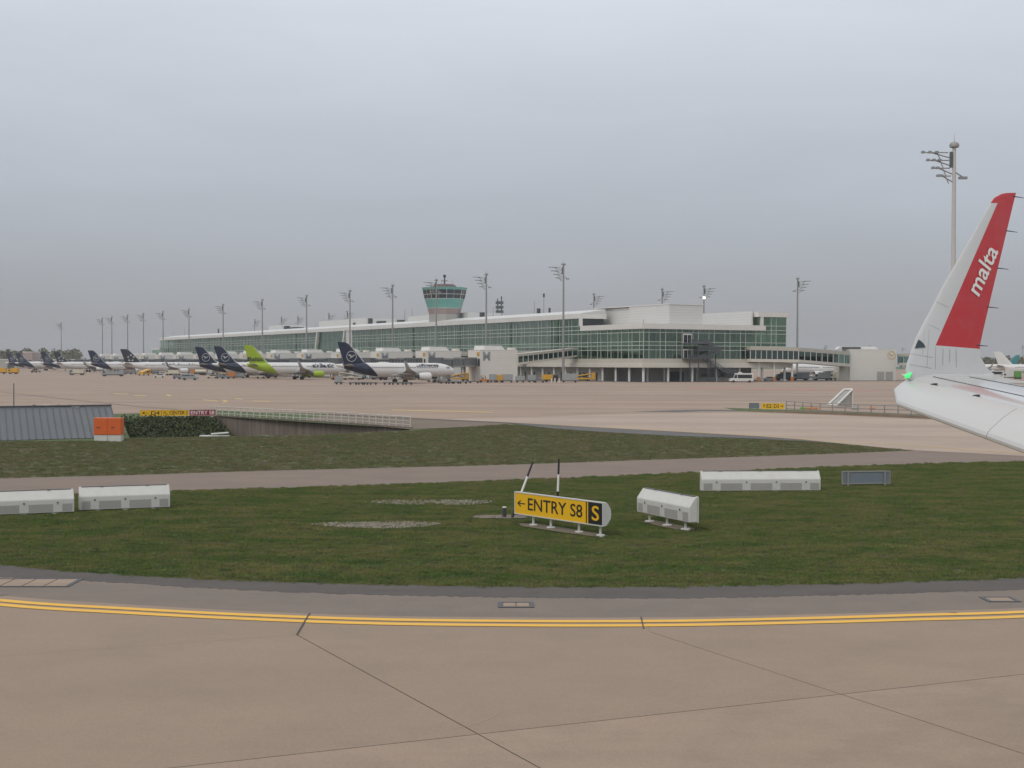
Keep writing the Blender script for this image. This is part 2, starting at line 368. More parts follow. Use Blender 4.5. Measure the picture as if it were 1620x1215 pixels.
def jit(c, amp):
    return [(xa+(xb-xa)*i/6, ya+(yb_-ya)*i/6+rnd.uniform(-amp, amp)) for (xa, ya), (xb, yb_) in zip(c[:-1], c[1:]) for i in range(6)]
sheet('shoulder_strip', grass_edge+jit(strip_edge, 1.0)[::-1], M['strip'], .012)
sheet('shoulder', [(x, y-1) for x, y in strip_edge]+[(x, y+2) for x, y in conc_edge[::-1]], M['shoulder'], .008)
def band(name, curve, half, m, z):
    mb = MB(); P = [G(x, y, z) for x, y in curve]; L_ = []; R_ = []
    for i, p in enumerate(P):
        d = (P[min(i+1, len(P)-1)]-P[max(i-1, 0)]).normalized(); n = Vector((-d.y, d.x, 0)); L_.append(p+n*half); R_.append(p-n*half)
    for i in range(len(P)-1): mb.add([L_[i], R_[i], R_[i+1], L_[i+1]], [(0, 1, 2, 3)])
    o = mb.build(name, m); o['kind'] = 'structure'; return o
band('edge_marking', y1, .15, M['yellow'], .034)
band('edge_marking', y2, .15, M['yellow'], .034)

# concrete taxiway: a dark joint bed with separate slabs on it
base = [G(x, y, 0) for x, y in conc_edge]
base = [(p.x, p.y) for p in base]
big = base+[(60, -30), (-60, -30)]
tw = sheet('taxiway', big, M['joint'], .012, raw=True)
def clip(poly, a, b, off):
    """keep what lies left of the line a->b, `off` metres inside it"""
    d = (b[0]-a[0], b[1]-a[1]); l = math.hypot(*d); n = (-d[1]/l, d[0]/l)
    dist = lambda p: (p[0]-a[0])*n[0]+(p[1]-a[1])*n[1]-off
    res = []
    for i in range(len(poly)):
        p, q = poly[i], poly[(i+1) % len(poly)]; dp, dq = dist(p), dist(q)
        if dp >= 0: res.append(p)
        if (dp >= 0) != (dq >= 0):
            t = dp/(dp-dq); res.append((p[0]+(q[0]-p[0])*t, p[1]+(q[1]-p[1])*t))
    return res
def gp(x, y): p = G(x, y); return (p.x, p.y)
A = (gp(470, 1006), gp(850, 1215)); A2 = (gp(490, 972), gp(470, 1006)); B = (gp(470, 1006), gp(0, 1040))
C = (gp(1031, 1002), gp(1620, 1195)); D = (gp(290, 1215), gp(1324, 1101)); E = (gp(1550, 1215), gp(1620, 1204)); C2 = (gp(1014, 978), gp(1031, 1002))
def rev(l): return (l[1], l[0])
g_ = .010
above = lambda p: clip(p, *D, g_)          # D runs left to right: its left is the far side
below = lambda p: clip(p, *rev(D), g_)
slabs = []
slabs.append((clip(clip(above(big), *rev(A), g_), *B, g_*.5), 'concrete'))
slabs.append((clip(clip(above(big), *rev(A2), g_), *rev(B), g_*.5), 'concrete'))
SM = clip(clip(above(big), *A, g_), *A2, g_)
slabs.append((clip(SM, *rev(C), g_*.7), 'concrete'))
slabs.append((clip(clip(above(big), *C, g_*.7), *C2, g_*.25), 'concrete'))
WEDGE = clip(clip(SM, *C, -.03), *rev(C2), g_*.25)
slabs.append((clip(below(big), *rev(A), g_), 'concrete2'))
slabs.append((clip(clip(below(big), *A, g_), *rev(C), g_*.8), 'concrete2'))
SE = clip(below(big), *C, g_*.8)
slabs.append((clip(SE, *E, g_), 'concrete2')); slabs.append((clip(SE, *rev(E), g_), 'concrete'))
for poly, mk in slabs:
    if len(poly) > 2:
        o = sheet('slab', poly, M[mk], .022, parent=tw, raw=True)
o = sheet('slab', WEDGE, M['concrete'], .0226, parent=tw, raw=True)
for (a, b, w) in ((A2[0], A2[1], .02), (gp(1014, 978), gp(1018.5, 997), .016), (gp(0, 944), gp(12, 943), .03), (gp(1500, 971), gp(1513, 972), .03)):
    d = Vector((b[0]-a[0], b[1]-a[1], 0)).normalized(); n = Vector((-d.y, d.x, 0))*w
    a3 = Vector((*a, .0385)); b3 = Vector((*b, .0385)); MB().add([a3+n, a3-n, b3-n, b3+n], [(0, 1, 2, 3)]).build('sealed_joint', M['joint'], tw)

# service road
road_u = interp([(-900, 800), (-300, 768), (0, 757), (200, 752), (400, 745.5), (600, 740.5), (800, 735.5), (1000, 728.5), (1200, 722), (1350, 716.7), (1440, 713)], 4)
road_l = interp([(-900, 838), (-300, 798), (0, 786), (266, 778), (480, 771.5), (600, 768), (800, 760.5), (1000, 752.5), (1110, 748), (1250, 742), (1450, 734.5), (1620, 731), (1900, 729), (2600, 727)], 4)
sheet('service_road', road_u+[(1620, 705), (2600, 700)]+road_l[::-1], M['road'], .010)
# apron and lane
apron_near = [(-1800, 690), (-500, 668), (185, 655), (345, 650), (522, 655), (720, 665), (800, 668.5), (950, 677), (1080, 684), (1198, 690.5), (1270, 696), (1435, 712.5), (1620, 722), (1900, 738), (2600, 775)]
ap = [G(*p) for p in apron_near]; ap = [(p.x, p.y) for p in ap]
sheet('apron', ap+[(900, ap[-1][1]), (900, 1500), (-1100, 1500), (-1100, ap[0][1])], M['apron'], .016, raw=True)
sheet('lane_shoulder', [(800, 668.5), (1080, 684), (1198, 690.3), (1275, 696.2), (1330, 701.5), (1200, 694), (1080, 690), (950, 683.5), (870, 677.5)], M['dkasph'], .030)
lane_line = interp([(840, 670), (980, 677), (1080, 682.5), (1198, 689.3), (1308, 697), (1450, 705.2), (1620, 717.5), (1900, 736)], 5)
band('lane_marking', lane_line, .16, M['yellow_old'], .032)
M['lane_c'] = ground_mat('taxilane_concrete', (.43, .335, .262), (.33, .252, .195), (.24, .185, .145), (.02, .07, 1.5), .85, (.35, 6, 1, .06), .08, .1)
sheet('taxilane', [(700, 663.2), (850, 659), (1000, 654.5), (1150, 652.6), (1172, 652.2), (1300, 656.6), (1432, 662), (1620, 671), (1900, 688), (2300, 700), (2300, 757), (1900, 737), (1620, 721), (1435, 711.5), (1270, 695.5), (1198, 690), (1080, 683.5), (950, 676.5), (800, 668)], M['lane_c'], .021)
sheet('lane_patch', [(1001, 651.2), (1060, 649.0), (1105, 648.2), (1172, 648.4), (1174, 650.6), (1108, 650.4), (1075, 652)], M['dkasph'], .028)
MIDV = [p for p in road_u if -400 <= p[0] <= 1440]+[(1270, 698), (1080, 692), (950, 684), (870, 678), (800, 671.5), (655, 681.5), (648, 681.2), (560, 685.8), (500, 688.3), (443, 689.8), (345, 691.3), (203, 693.8), (150, 699), (-400, 706)]
sheet('grass_verge', MIDV, M['grass_mid'], .005)
# narrow verge between concrete kerb line and railing
sheet('verge', [(522, 656), (720, 666), (800, 669.5), (815, 672), (650, 679), (567, 671), (470, 664)], M['dirt'], .026)
sheet('verge_kerb_shadow', [(522, 654.4), (720, 664.4), (800, 668), (800, 669.3), (720, 665.9), (522, 655.7)], M['strip'], .034)  # dark line paints the kerb's shadow along the concrete edge
# stand pavement along the terminal (darker)
U = Vector((-.4695, .8829, 0)); V = Vector((.8829, .4695, 0)); C0 = Vector((XY(1017.5, 444), 444, 0)); RZ = math.atan2(V.y, V.x)
def T(s, t, z=0): return C0+V*s+U*t+Vector((0, 0, z))
sheet('stand_pavement', [tuple(T(-9, -9))[:2], tuple(T(120, -9))[:2], tuple(T(120, 8))[:2], tuple(T(66, 40))[:2], tuple(T(66, 650))[:2], tuple(T(-60, 650))[:2], tuple(T(-60, 120))[:2], tuple(T(-42, 60))[:2], tuple(T(-12, 45))[:2]], M['dkasph'], .034, raw=True)
for seg in ([(1085, 611.5), (1180, 612.5), (1182, 616), (1085, 614.5)], [(1190, 613), (1290, 614.5), (1300, 618), (1192, 616.5)], [(1300, 615.2), (1385, 617), (1395, 619.5), (1306, 618)]):
    sheet('red_marking', seg, M['red_old'], .036)
for pts in ([(181, 622.2), (203, 623.2), (202, 624), (180, 623)], [(212, 624.8), (231, 625.6), (230, 626.5), (211, 625.7)], [(265, 624), (272, 626), (269, 627), (262, 625)],
            [(355, 632.5), (362, 635), (352, 637.5), (353, 636), (357, 635), (350, 633)], [(322, 632), (345, 634), (344, 635), (321, 633)], [(372, 630.2), (384, 631), (384, 632), (372, 631.2)], [(400, 634), (426, 634.5), (426, 635.5), (400, 635)], [(620, 648), (780, 652), (780, 653), (620, 649)]):
    sheet('stand_marking', pts, M['yellow_old'], .036)
sc_o = band('scratch', [(712, 1153), (735, 1148.5), (757, 1144), (775, 1136.5), (789, 1128.5)], .006, M['panel_g'], .027)
band('slot_drain', [(-200, 605), (0, 620), (120, 633), (222, 643.5), (330, 651)], .14, M['joint'], .036)

# drain covers in the shoulder
def drain(x0, x1, ya, yb, label, n):
    p = [G(x0, yb), G(x1, yb), G(x1, ya), G(x0, ya)]
    c = sum((q for q in p), Vector())/4; L_ = (p[1]-p[0]).length; Wd = ((p[2]-p[1]).length+(p[3]-p[0]).length)/2
    ang = math.atan2(p[1].y-p[0].y, p[1].x-p[0].x); root = thing('drain_cover', label, 'drain cover', (c.x, c.y, .012), ang)
    fr = MB(); h = .014
    for (a, b, cc, d) in ((-L_/2, L_/2, -Wd/2, -Wd/2+.1), (-L_/2, L_/2, Wd/2-.1, Wd/2), (-L_/2, -L_/2+.1, -Wd/2+.1, Wd/2-.1), (L_/2-.1, L_/2, -Wd/2+.1, Wd/2-.1)): fr.box(a, b, cc, d, 0, h)
    fr.build('frame', M['dark'], root)
    w = (L_-.2)/n
    for i in range(n):
        MB().box(-L_/2+.1+i*w+.02, -L_/2+.1+(i+1)*w-.02, -Wd/2+.13, Wd/2-.13, 0, .010).build('cover_plate', M['concrete2'], root)
drain(788, 845, 953.5, 962, 'rectangular cover set in the brown shoulder alone, sharp dark end frames', 2)
drain(-30, 122, 916.5, 929, 'long row of cover plates where the dark strip meets the shoulder', 4)
drain(1556, 1608, 945.5, 953, 'pale worn cover in the shoulder where it widens below the wing', 1)

# ------------------------------------------------------------------ sunken bay: bank, bed, wall, railing
bk = []
TOPB = [G(192, 661.5), G(262, 659.7), G(332, 658)]
BOTB = [Vector((p.x*(p.y-9)/p.y+.2+1.6*i, p.y-9, -2.6)) for i, p in enumerate(TOPB)]
bank = MB(); nx, ny = 26, 12; vs_ = []
for j in range(ny+1):
    for i in range(nx+1):
        a = TOPB[0].lerp(TOPB[2], i/nx); b = BOTB[0].lerp(BOTB[2], i/nx); p = a.lerp(b, j/ny)
        if 0 < j: p = p+Vector((0, rnd.uniform(-.25, .25), rnd.uniform(-.15, .12)))
        vs_.append(p)
bank.add(vs_, [(j*(nx+1)+i, j*(nx+1)+i+1, (j+1)*(nx+1)+i+1, (j+1)*(nx+1)+i) for j in range(ny) for i in range(nx)])
o = bank.build('bank', M['grass']); o['kind'] = 'structure'
bed = MB(); bed.poly([(p.x, p.y, -2.6) for p in [G(150, 700), G(700, 684), G(700, 664), G(150, 652)]]); o = bed.build('bay_bed', M['gravel_b']); o['kind'] = 'structure'
nearw = MB(); hn = hole[:6]
for a, b in zip(hn[:-1], hn[1:]): nearw.add([a, b, (b.x, b.y, -2.7), (a.x, a.y, -2.7)], [(0, 1, 2, 3)])
a, b = hole[8], hole[0]; nearw.add([a, b, (b.x, b.y, -2.7), (a.x, a.y, -2.7)], [(0, 1, 2, 3)])
o = nearw.build('bay_side', M['dirt']); o['kind'] = 'structure'
iv = MB()
for k in range(5200):
    a = rnd.random(); j = rnd.random()**.8; p = TOPB[0].lerp(TOPB[2], a).lerp(BOTB[0].lerp(BOTB[2], a), j)+Vector((0, rnd.uniform(-.5, .1), rnd.uniform(-.05, .45)))
    s_ = rnd.uniform(.07, .2); q = Matrix.Rotation(rnd.uniform(0, 6.3), 3, Vector((rnd.uniform(-1, 1), rnd.uniform(-1, 1), rnd.uniform(-1, 1))).normalized())
    iv.add([p+q @ Vector(c)*s_ for c in ((-1, 0, 0), (0, -.7, .2), (1, 0, 0), (0, .7, .2))], [(0, 1, 2, 3)])
o = iv.build('bank_ivy', M['ivy']); tag(o, 'dark shaggy ground cover on the bank below the airfield signs', 'ground cover', kind='stuff')
# retaining wall
wp = [G(*p) for p in WALL]
wall = thing('retaining_wall', 'stained brown concrete retaining wall with a pale railing on top', 'wall', tuple(wp[0]))
mb = MB()
for a, b in zip(wp[:-1], wp[1:]):
    a = a-wp[0]; b = b-wp[0]; d = (b-a).normalized(); n = Vector((-d.y, d.x, 0))*.35
    mb.hexa([a+Vector((0, 0, -2.7)), b+Vector((0, 0, -2.7)), b+n+Vector((0, 0, -2.7)), a+n+Vector((0, 0, -2.7)), a+Vector((0, 0, .12)), b+Vector((0, 0, .12)), b+n+Vector((0, 0, .12)), a+n+Vector((0, 0, .12))])
mb.build('wall_body', M['stained'], wall)
rail = thing('railing', 'pale steel railing along the top of the brown retaining wall', 'railing', tuple(wp[0]+Vector((0, 0, .12))))
cum = [0]
for a, b in zip(wp[:-1], wp[1:]): cum.append(cum[-1]+(b-a).length)
def along(d):
    for i in range(len(wp)-1):
        if d <= cum[i+1]+1e-6: return wp[i].lerp(wp[i+1], (d-cum[i])/(cum[i+1]-cum[i]))-wp[0]+Vector((.05, .18, 0))
    return wp[-1]-wp[0]
npst = 30
for i in range(npst+1):
    p = along(cum[-1]*i/npst); MB().box(p.x-.05, p.x+.05, p.y-.05, p.y+.05, 0, .95).build('post', M['railw'], rail)
for z, r_ in ((.93, .05), (.55, .035), (.22, .035)):
    mb = MB()
    for i in range(npst): mb.tube(along(cum[-1]*i/npst)+Vector((0, 0, z)), along(cum[-1]*(i+1)/npst)+Vector((0, 0, z)), r_, None, 6)
    mb.build('rail', M['railw'], rail)
# pale slabs lying on the lip of the bay, and dark boulders
p = G(338, 690.6); root = thing('concrete_slab_pile', 'pale concrete slabs lying crossed at the lip of the bay', 'slabs', tuple(p))
MB().box(-1.1, .5, -.3, .4, .0, .10).build('slab', M['white_p'], root, bevel=.02)
s2 = MB().box(-.2, 1.2, -.1, .5, .08, .18).build('slab', M['white_p'], root, bevel=.02); s2.rotation_euler = (0, R(-4), R(14)); s2.location.z = .08
MB().box(.5, 1.3, -.5, .1, 0, .12).build('slab', M['panel_g'], root, bevel=.02)
for k in range(11):
    q = G(372+k*8.2+rnd.uniform(-1, 1), 688.0); q.y += 2.2
    mb = MB(); r_ = rnd.uniform(.35, .6); ring = []
    for a in range(5):
        ph = math.pi*a/4-.5*math.pi; ring.append([Vector((math.cos(ph)*math.cos(th)*r_*rnd.uniform(.8, 1.15), math.cos(ph)*math.sin(th)*r_*rnd.uniform(.8, 1.1), math.sin(ph)*r_*.75+r_*.6)) for th in [i*math.pi/4 for i in range(8)]])
    mb.loft(ring); o = mb.build('boulder', M['stained'], smooth=60); o.location = (q.x, q.y+1, -2.6 if False else -.95)
    tag(o, 'dark rounded stone in the shade under the retaining wall', 'stone', 'stones below the retaining wall')
mb = MB(); a = G(365, 688); b = G(470, 687); mb.hexa([(a.x, a.y+1.5, -2.6), (b.x, b.y+1.5, -2.6), (b.x, b.y+5, -2.6), (a.x, a.y+5, -2.6), (a.x, a.y+1.5, -.95), (b.x, b.y+1.5, -.95), (b.x, b.y+5, -.95), (a.x, a.y+5, -.95)])
o = mb.build('stone_footing', M['stained']); tag(o, 'dark stained footing carrying the stones under the retaining wall', 'footing')

# ------------------------------------------------------------------ shed with seamed roof, pole, orange cabinet
P0s = G(-70, 699.5); P1s = G(189, 692.5)
sroot = thing('low_shed', 'low shed with grey standing seam metal roof beside orange cabinet', 'shed', tuple(P0s))
dS = P1s-P0s; back = Vector((-2.4, 6.0, 2.25)); n = 23
nrm = dS.cross(back).normalized()
for i in range(n):
    a = dS*(i/n); b = dS*((i+1)/n); e = (b-a)*.02
    MB().hexa([a+e, b-e, b-e+back, a+e+back, a+e+nrm*.04, b-e+nrm*.04, b-e+back+nrm*.04, a+e+back+nrm*.04]).build('roof_sheet', M['shedm'], sroot)
    MB().hexa([b-e*1.4, b+e*1.4, b+e*1.4+back, b-e*1.4+back, b-e*1.4+nrm*.12, b+e*1.4+nrm*.12, b+e*1.4+back+nrm*.12, b-e*1.4+back+nrm*.12]).build('seam', M['shedm'], sroot)
zb = Vector((0, 0, -.3))
MB().hexa([zb*0+Vector((0, .1, -.05)), dS+Vector((-.1, .1, -.05)), dS+back*.97+Vector((-.5, 1, -2.25)), back+Vector((0, 1, -2.25)), back*.02, dS+back*.02+Vector((-.1, 0, 0)), dS+back*.97+Vector((-.5, 1, 0)), back*.97+Vector((0, 1, 0))]).build('shed_body', M['slate'], sroot)
MB().hexa([back+nrm*.05, dS+back+nrm*.05, dS+back+Vector((0, .25, .1)), back+Vector((0, .25, .1)), back+nrm*.05+Vector((0, 0, .12)), dS+back+nrm*.05+Vector((0, 0, .12)), dS+back+Vector((0, .25, .2)), back+Vector((0, .25, .2))]).build('ridge_cap', M['dark'], sroot)
q0 = at(28, 643.8, 114)-P0s; q1 = at(125, 643.8, 114)-P0s
MB().box(q0.x, q1.x, q0.y, q0.y+1.5, 1.9, q0.z+.05).build('roof_deck', M['grey'], sroot)
for xx in (54, 72, 77, 93, 111):
    q = at(xx, 642.6, 114.4)-P0s; MB().box(q.x-.12, q.x+.12, q.y-.1, q.y+.1, q0.z+.05, q.z+.12).build('roof_vent', M['white_m'] if xx in (72, 77) else M['dark'], sroot)
q = G(22, 668); o = MB().tube((0, 0, 0), (0, 0, 3.85), .06, .045).build('marker_post', M['darkg']); o.location = (q.x, q.y, 0); tag(o, 'slim dark post standing alone behind the grey seamed roof', 'post')
q = G(170, 698.7); cab = thing('utility_cabinet', 'orange two door utility cabinet on white base in front of shed', 'cabinet', tuple(q))
w = 44/21.3; hh = 38/21.3
MB().box(-w/2+.03, w/2-.03, 0, .75, 0, .5).build('base', M['white_p'], cab, bevel=.015)
MB().box(-w/2, w/2, -.02, .8, .503, hh).build('housing', M['orange'], cab, bevel=.02)
for s_ in (-1, 1):
    x0, x1 = sorted((s_*.012, s_*(w/2-.02)))
    d = MB().box(x0, x1, -.05, -.021, .53, hh-.03).build('door', M['orange'], cab, bevel=.008)
    xm = -w/2+.25 if s_ < 0 else .3
    MB().box(xm, xm+.22, -.066, -.051, 1.02, 1.10).build('label_plate', M['dark'], d)
MB().box(-.02, .02, -.03, -.005, .03, .47).build('base_joint', M['panel_g'], cab)
# ------------------------------------------------------------------ airfield signs
ARW = {'left': [(0, .5), (.42, .93), (.50, .80), (.27, .57), (1, .57), (1, .43), (.27, .43), (.50, .20), (.42, .07)]}
def arrow_pts(kind):
    p = ARW['left']; ang = {'left': 0, 'upleft': -45, 'up': -90, 'right': 180}[kind]; a = R(ang); c, s_ = math.cos(a), math.sin(a)
    return [((x-.5)*c-(y-.5)*s_+.5, (x-.5)*s_+(y-.5)*c+.5) for x, y in p]
def hull(mb, L_, zb, h, d, sgn=1):
    prof = [(0, zb), (0, zb+h), (sgn*.12, zb+h), (sgn*.22, zb+h*.9), (sgn*d*.9, zb+h*.72), (sgn*d, zb+h*.5), (sgn*d*.9, zb+h*.28), (sgn*.2, zb+h*.09), (sgn*.12, zb+.005)]
    return mb.extr(prof, 'x', 0, L_)
def front_sign(label, Pl, Pr, zb, h, panels, legs, big=True, dep=.36):
    d = Pr-Pl; L_ = math.hypot(d.x, d.y); root = thing('airfield_sign', label, 'sign', (Pl.x, Pl.y, 0), math.atan2(d.y, d.x))
    hull(MB(), L_, zb, h, dep).build('housing', M['white_p'], root, bevel=.02)
    fr = MB(); b = .035*h/.8
    for (a0, a1, z0, z1) in ((0, L_, zb, zb+b), (0, L_, zb+h-b, zb+h), (0, b, zb+b, zb+h-b), (L_-b, L_, zb+b, zb+h-b)): fr.box(a0, a1, -.035, -.001, z0, z1)
    fr.build('face_frame', M['white_p'], root)
    for (f0, f1, bgm, fgm, items) in panels:
        x0 = b+(L_-2*b)*f0; x1 = b+(L_-2*b)*f1
        pn = MB().box(x0+.002, x1-.002, -.018, -.001, zb+b, zb+h-b).build('face_panel', M[bgm], root)
        for (kind, val, a0, a1, c0, c1) in items:
            xa, xb = x0+(x1-x0)*a0, x0+(x1-x0)*a1; za, zc = zb+h*c0, zb+h*c1; mb = MB()
            if kind == 'text': text(mb, val, rect_fn(xa, xb, za, zc, -.022), .012)
            elif kind == 'arrow':
                mb.poly([(xa+(xb-xa)*p[0], -.022, za+(zc-za)*p[1]) for p in arrow_pts(val)])
            else: mb.box(xa, xb, -.024, -.0185, za, zc)
            mb.build({'text': 'lettering', 'arrow': 'arrow', 'bar': 'divider'}[kind], M[fgm], pn)
    for f in legs:
        lg = MB().tube((L_*f, .16, .035), (L_*f, .16, zb+.03), .045, None, 10).build('leg', M['white_p'], root)
        MB().tube((L_*f, .16, -.005), (L_*f, .16, .085), .17, .15, 12).build('foot_plate', M['white_p'], lg)
    return root
def ray_line(x, P, Q):
    """point on the ground line P-Q that shows in picture column x"""
    k = (x-CX)/F; return P+(Q-P)*((k*P.y-P.x)/((Q.x-P.x)-k*(Q.y-P.y)))
fa, fb = G(838.8, 833.5), G(944, 850)
Pl, Pr = ray_line(815.2, fa, fb), ray_line(955.8, fa, fb)
front_sign('large yellow sign reading ENTRY S8 with black S panel at its end', Pl, Pr, .40, .83,
           [(0, .82, 'signy', 'black', [('arrow', 'left', .03, .15, .32, .68), ('text', 'ENTRY S8', .19, .955, .24, .79)]),
            (.82, .832, 'black', 'black', []), (.832, .845, 'signy', 'black', []),
            (.845, 1, 'black', 'signy', [('text', 'S', .26, .76, .2, .82)])], (.18, .385, .70, .93))
ctr = (Pl+Pr)/2
d2 = (Pr-Pl).normalized(); n2 = Vector((-d2.y, d2.x, 0))
def pad(label, cpt, d, n, L_, w, m='dirt'):
    pts = []
    for i in range(22):
        a = 2*math.pi*i/22; r_ = 1+rnd.uniform(-.14, .14); p = cpt+d*(math.copysign(abs(math.cos(a))**.6, math.cos(a))*L_/2*r_)+n*(math.copysign(abs(math.sin(a))**.6, math.sin(a))*w/2*r_); pts.append((p.x, p.y))
    o = sheet('bare_ground', pts, M[m], .055, raw=True); return o
pad('', ctr+n2*.1, d2, n2, 4.6, .9)
# white housings seen from behind
def back_sign(label, Pl, Pr, zb, h, nrib, legs, plate=True):
    d = Pr-Pl; L_ = math.hypot(d.x, d.y); root = thing('airfield_sign', label, 'sign', (Pl.x, Pl.y, 0), math.atan2(d.y, d.x), 'white sign housings seen from behind')
    prof = [(0, zb), (0, zb+h), (-.08, zb+h), (-.34, zb+h*.60), (-.34, zb+h*.42), (-.325, zb)]
    MB().extr(prof, 'x', 0, L_).build('housing', M['white_p'], root, bevel=.03)
    MB().box(0, L_, 0.002, .05, zb-.01, zb+h+.012).build('front_frame', M['white_p'], root)
    MB().extr([(-.088, zb+h+.001), (-.0, zb+h+.001), (-.0, zb+h+.02), (-.088, zb+h+.02)], 'x', .1, L_-.1).build('top_gasket', M['darkg'], root)
    dl = Vector((0, .12, -.40*h)); 
    def face(u, off):     # point on the lower rear face
        return (-.34+.015*u-off, zb+h*.42*(1-u))
    w = L_/nrib
    for i in range(nrib+1):
        # panel between the ribs; its grey paints the shade of a tilted recess
        if i == 0: x0, x1 = .10, w*.36
        elif i == nrib: x0, x1 = L_-w*.36, L_-.08
        else: x0, x1 = i*w-w*.36, i*w+w*.36
        a = face(.06, .006); b = face(.86, .006); a2 = face(.06, -.03); b2 = face(.86, -.03)
        MB().extr([a, b, b2, a2], 'x', x0, x1).build('recess_panel', M['recess'], root)
    for i in range(nrib):
        xc = (i+.5)*w; c = face(-.02, .012); MB().tube((xc, c[0]-.01, c[1]+.02), (xc, c[0]+.05, c[1]+.02), .035, None, 8).build('latch', M['darkg'], root)
    for k in range(max(2, nrib-1)):
        xc = L_*(k+.5)/max(2, nrib-1); MB().box(xc-.05, xc+.05, -.12, .03, zb+h+.004, zb+h+.028).build('hinge', M['darkg'], root)
    for f in legs:
        lg = MB().tube((L_*f, -.12, .03), (L_*f, -.12, zb+.03), .045, None, 10).build('leg', M['white_p'], root)
        MB().tube((L_*f, -.12, -.005), (L_*f, -.12, .085), .2, .17, 12).build('foot_plate', M['white_p'], lg)
    return root
ga, gb = G(124.5, 808.5), G(267.5, 803.5)
back_sign('white sign housing by the road, its back to view, square left end showing', ga, gb, .06, .90, 4 if False else 3, (.2, .5, .8))
ga2, gb2 = G(-45, 817.5), G(116, 811)
back_sign('white sign housing by the road cut off by the picture edge', ga2, gb2, .06, .88, 3, (.2, .5, .8))
fa3, fb3 = G(1033.5, 827), G(1085, 838.5)
p1, p2 = ray_line(1020.5, fa3, fb3), ray_line(1104.5, fa3, fb3)
back_sign('short white sign housing turned askew on three legs over bare soil', p1, p2, .36, .90, 3, (.16, .5, .84))
d3 = (p2-p1).normalized(); n3 = Vector((-d3.y, d3.x, 0)); pad('', (p1+p2)/2-n3*.1, d3, n3, 3.0, .8)
ga4, gb4 = G(1107.5, 777.5), G(1295, 776.5)
back_sign('longest white sign housing, set low beside the road with four recesses', ga4, gb4, .05, .90, 4, (.14, .38, .62, .86))
# grey framed panel seen from behind
ga5, gb5 = G(1332, 769.5), G(1408.5, 768.5); d = gb5-ga5; L5 = d.length
root = thing('airfield_sign', 'small blue grey framed sign back on two posts near the road', 'sign', tuple(ga5), math.atan2(d.y, d.x))
MB().box(.03, L5-.03, 0, .06, .15, .72).build('back_panel', M['slate'], root)
fr = MB()
for (a, b, z0, z1) in ((0, L5, .10, .16), (0, L5, .69, .74), (0, .05, .16, .69), (L5-.05, L5, .16, .69)): fr.box(a, b, -.03, .07, z0, z1)
fr.build('frame', M['galv'], root)
for f in (.12, .88): MB().box(L5*f-.05, L5*f+.05, -.07, -.031, -.02, .72).build('post', M['galv'], root)
# far signs
q0, q1 = G(221, 660.5), G(341.5, 659.5); z0 = .13
rs = front_sign('long yellow and dark red sign above the bank reading CENTER 2 and ENTRY S8', q0, q1, z0, .70,
    [(0, .28, 'signy', 'black', [('arrow', 'left', .08, .38, .28, .72), ('text', 'D4', .52, .92, .22, .78)]), (.28, .285, 'black', 'black', []),
     (.285, .64, 'signy', 'black', [('arrow', 'upleft', .05, .19, .3, .74), ('text', 'CENTER 2', .28, .97, .22, .78)]), (.64, .652, 'white_p', 'black', []),
     (.652, 1, 'signr', 'whitel', [('text', 'ENTRY S8', .05, .95, .2, .8)])], (.05, .3, .6, .95), dep=.3)
q0, q1 = G(1204, 648.8), G(1241.5, 649.2)
front_sign('small yellow sign reading E2 and D3 beside a low fence', q0, q1, .12, .82,
    [(0, .5, 'signy', 'black', [('arrow', 'up', .12, .36, .2, .8), ('text', 'E2', .45, .88, .2, .8)]), (.5, .51, 'black', 'black', []),
     (.51, 1, 'signy', 'black', [('text', 'D3', .08, .5, .2, .8), ('arrow', 'right', .6, .9, .28, .72)])], (.1, .9), dep=.25)
q0, q1 = G(1185, 647.5), G(1201, 647.5); d = q1-q0; L_ = d.length
root = thing('airfield_sign', 'dark grey sign back beside the yellow E2 D3 sign', 'sign', tuple(q0), math.atan2(d.y, d.x))
MB().box(.05, L_-.05, 0, .06, .2, .75).build('back_panel', M['slate'], root)
fr = MB()
for (a, b, z0, z1) in ((0, L_, .12, .2), (0, L_, .75, .82), (0, .05, .2, .75), (L_-.05, L_, .2, .75)): fr.box(a, b, -.03, .07, z0, z1)
fr.build('frame', M['slate'], root)
for f in (.15, .85): MB().box(L_*f-.04, L_*f+.04, .061, .1, -.02, .75).build('post', M['slate'], root)

# marker poles, bollard, pad
def pole(label, base_, top):
    root = thing('marker_pole', label, 'pole', tuple(base_)); v = top-base_
    cuts = [(0, .22, 'black'), (.22, .36, 'whitel'), (.36, .455, 'black'), (.455, .74, 'whitel'), (.74, 1, 'black')]
    for a, b, m in cuts: MB().tube(v*a, v*b, .055-.02*a, .055-.02*b, 10).build('band', M[m], root)
pb = G(809.5, 820.5); pole('black and white banded pole leaning over behind the yellow sign', pb, at(843, 730.5, pb.y+.3))
pb = G(881, 820); pole('upright black and white banded pole behind the yellow sign', pb, at(884.3, 726, pb.y))
q = G(798, 819.5); root = thing('bollard', 'short dark bollard with pale cap beside the yellow sign', 'bollard', tuple(q))
MB().tube((0, 0, 0), (0, 0, .40), .085, .085, 12).build('body', M['dark'], root, smooth=True)
MB().tube((0, 0, .40), (0, 0, .44), .09, .08, 12).build('cap', M['white_p'], root)
q = G(790, 819.3); pad('', q, Vector((1, 0, 0)), Vector((0, 1, 0)), 2.2, 1.2, 'shoulder')
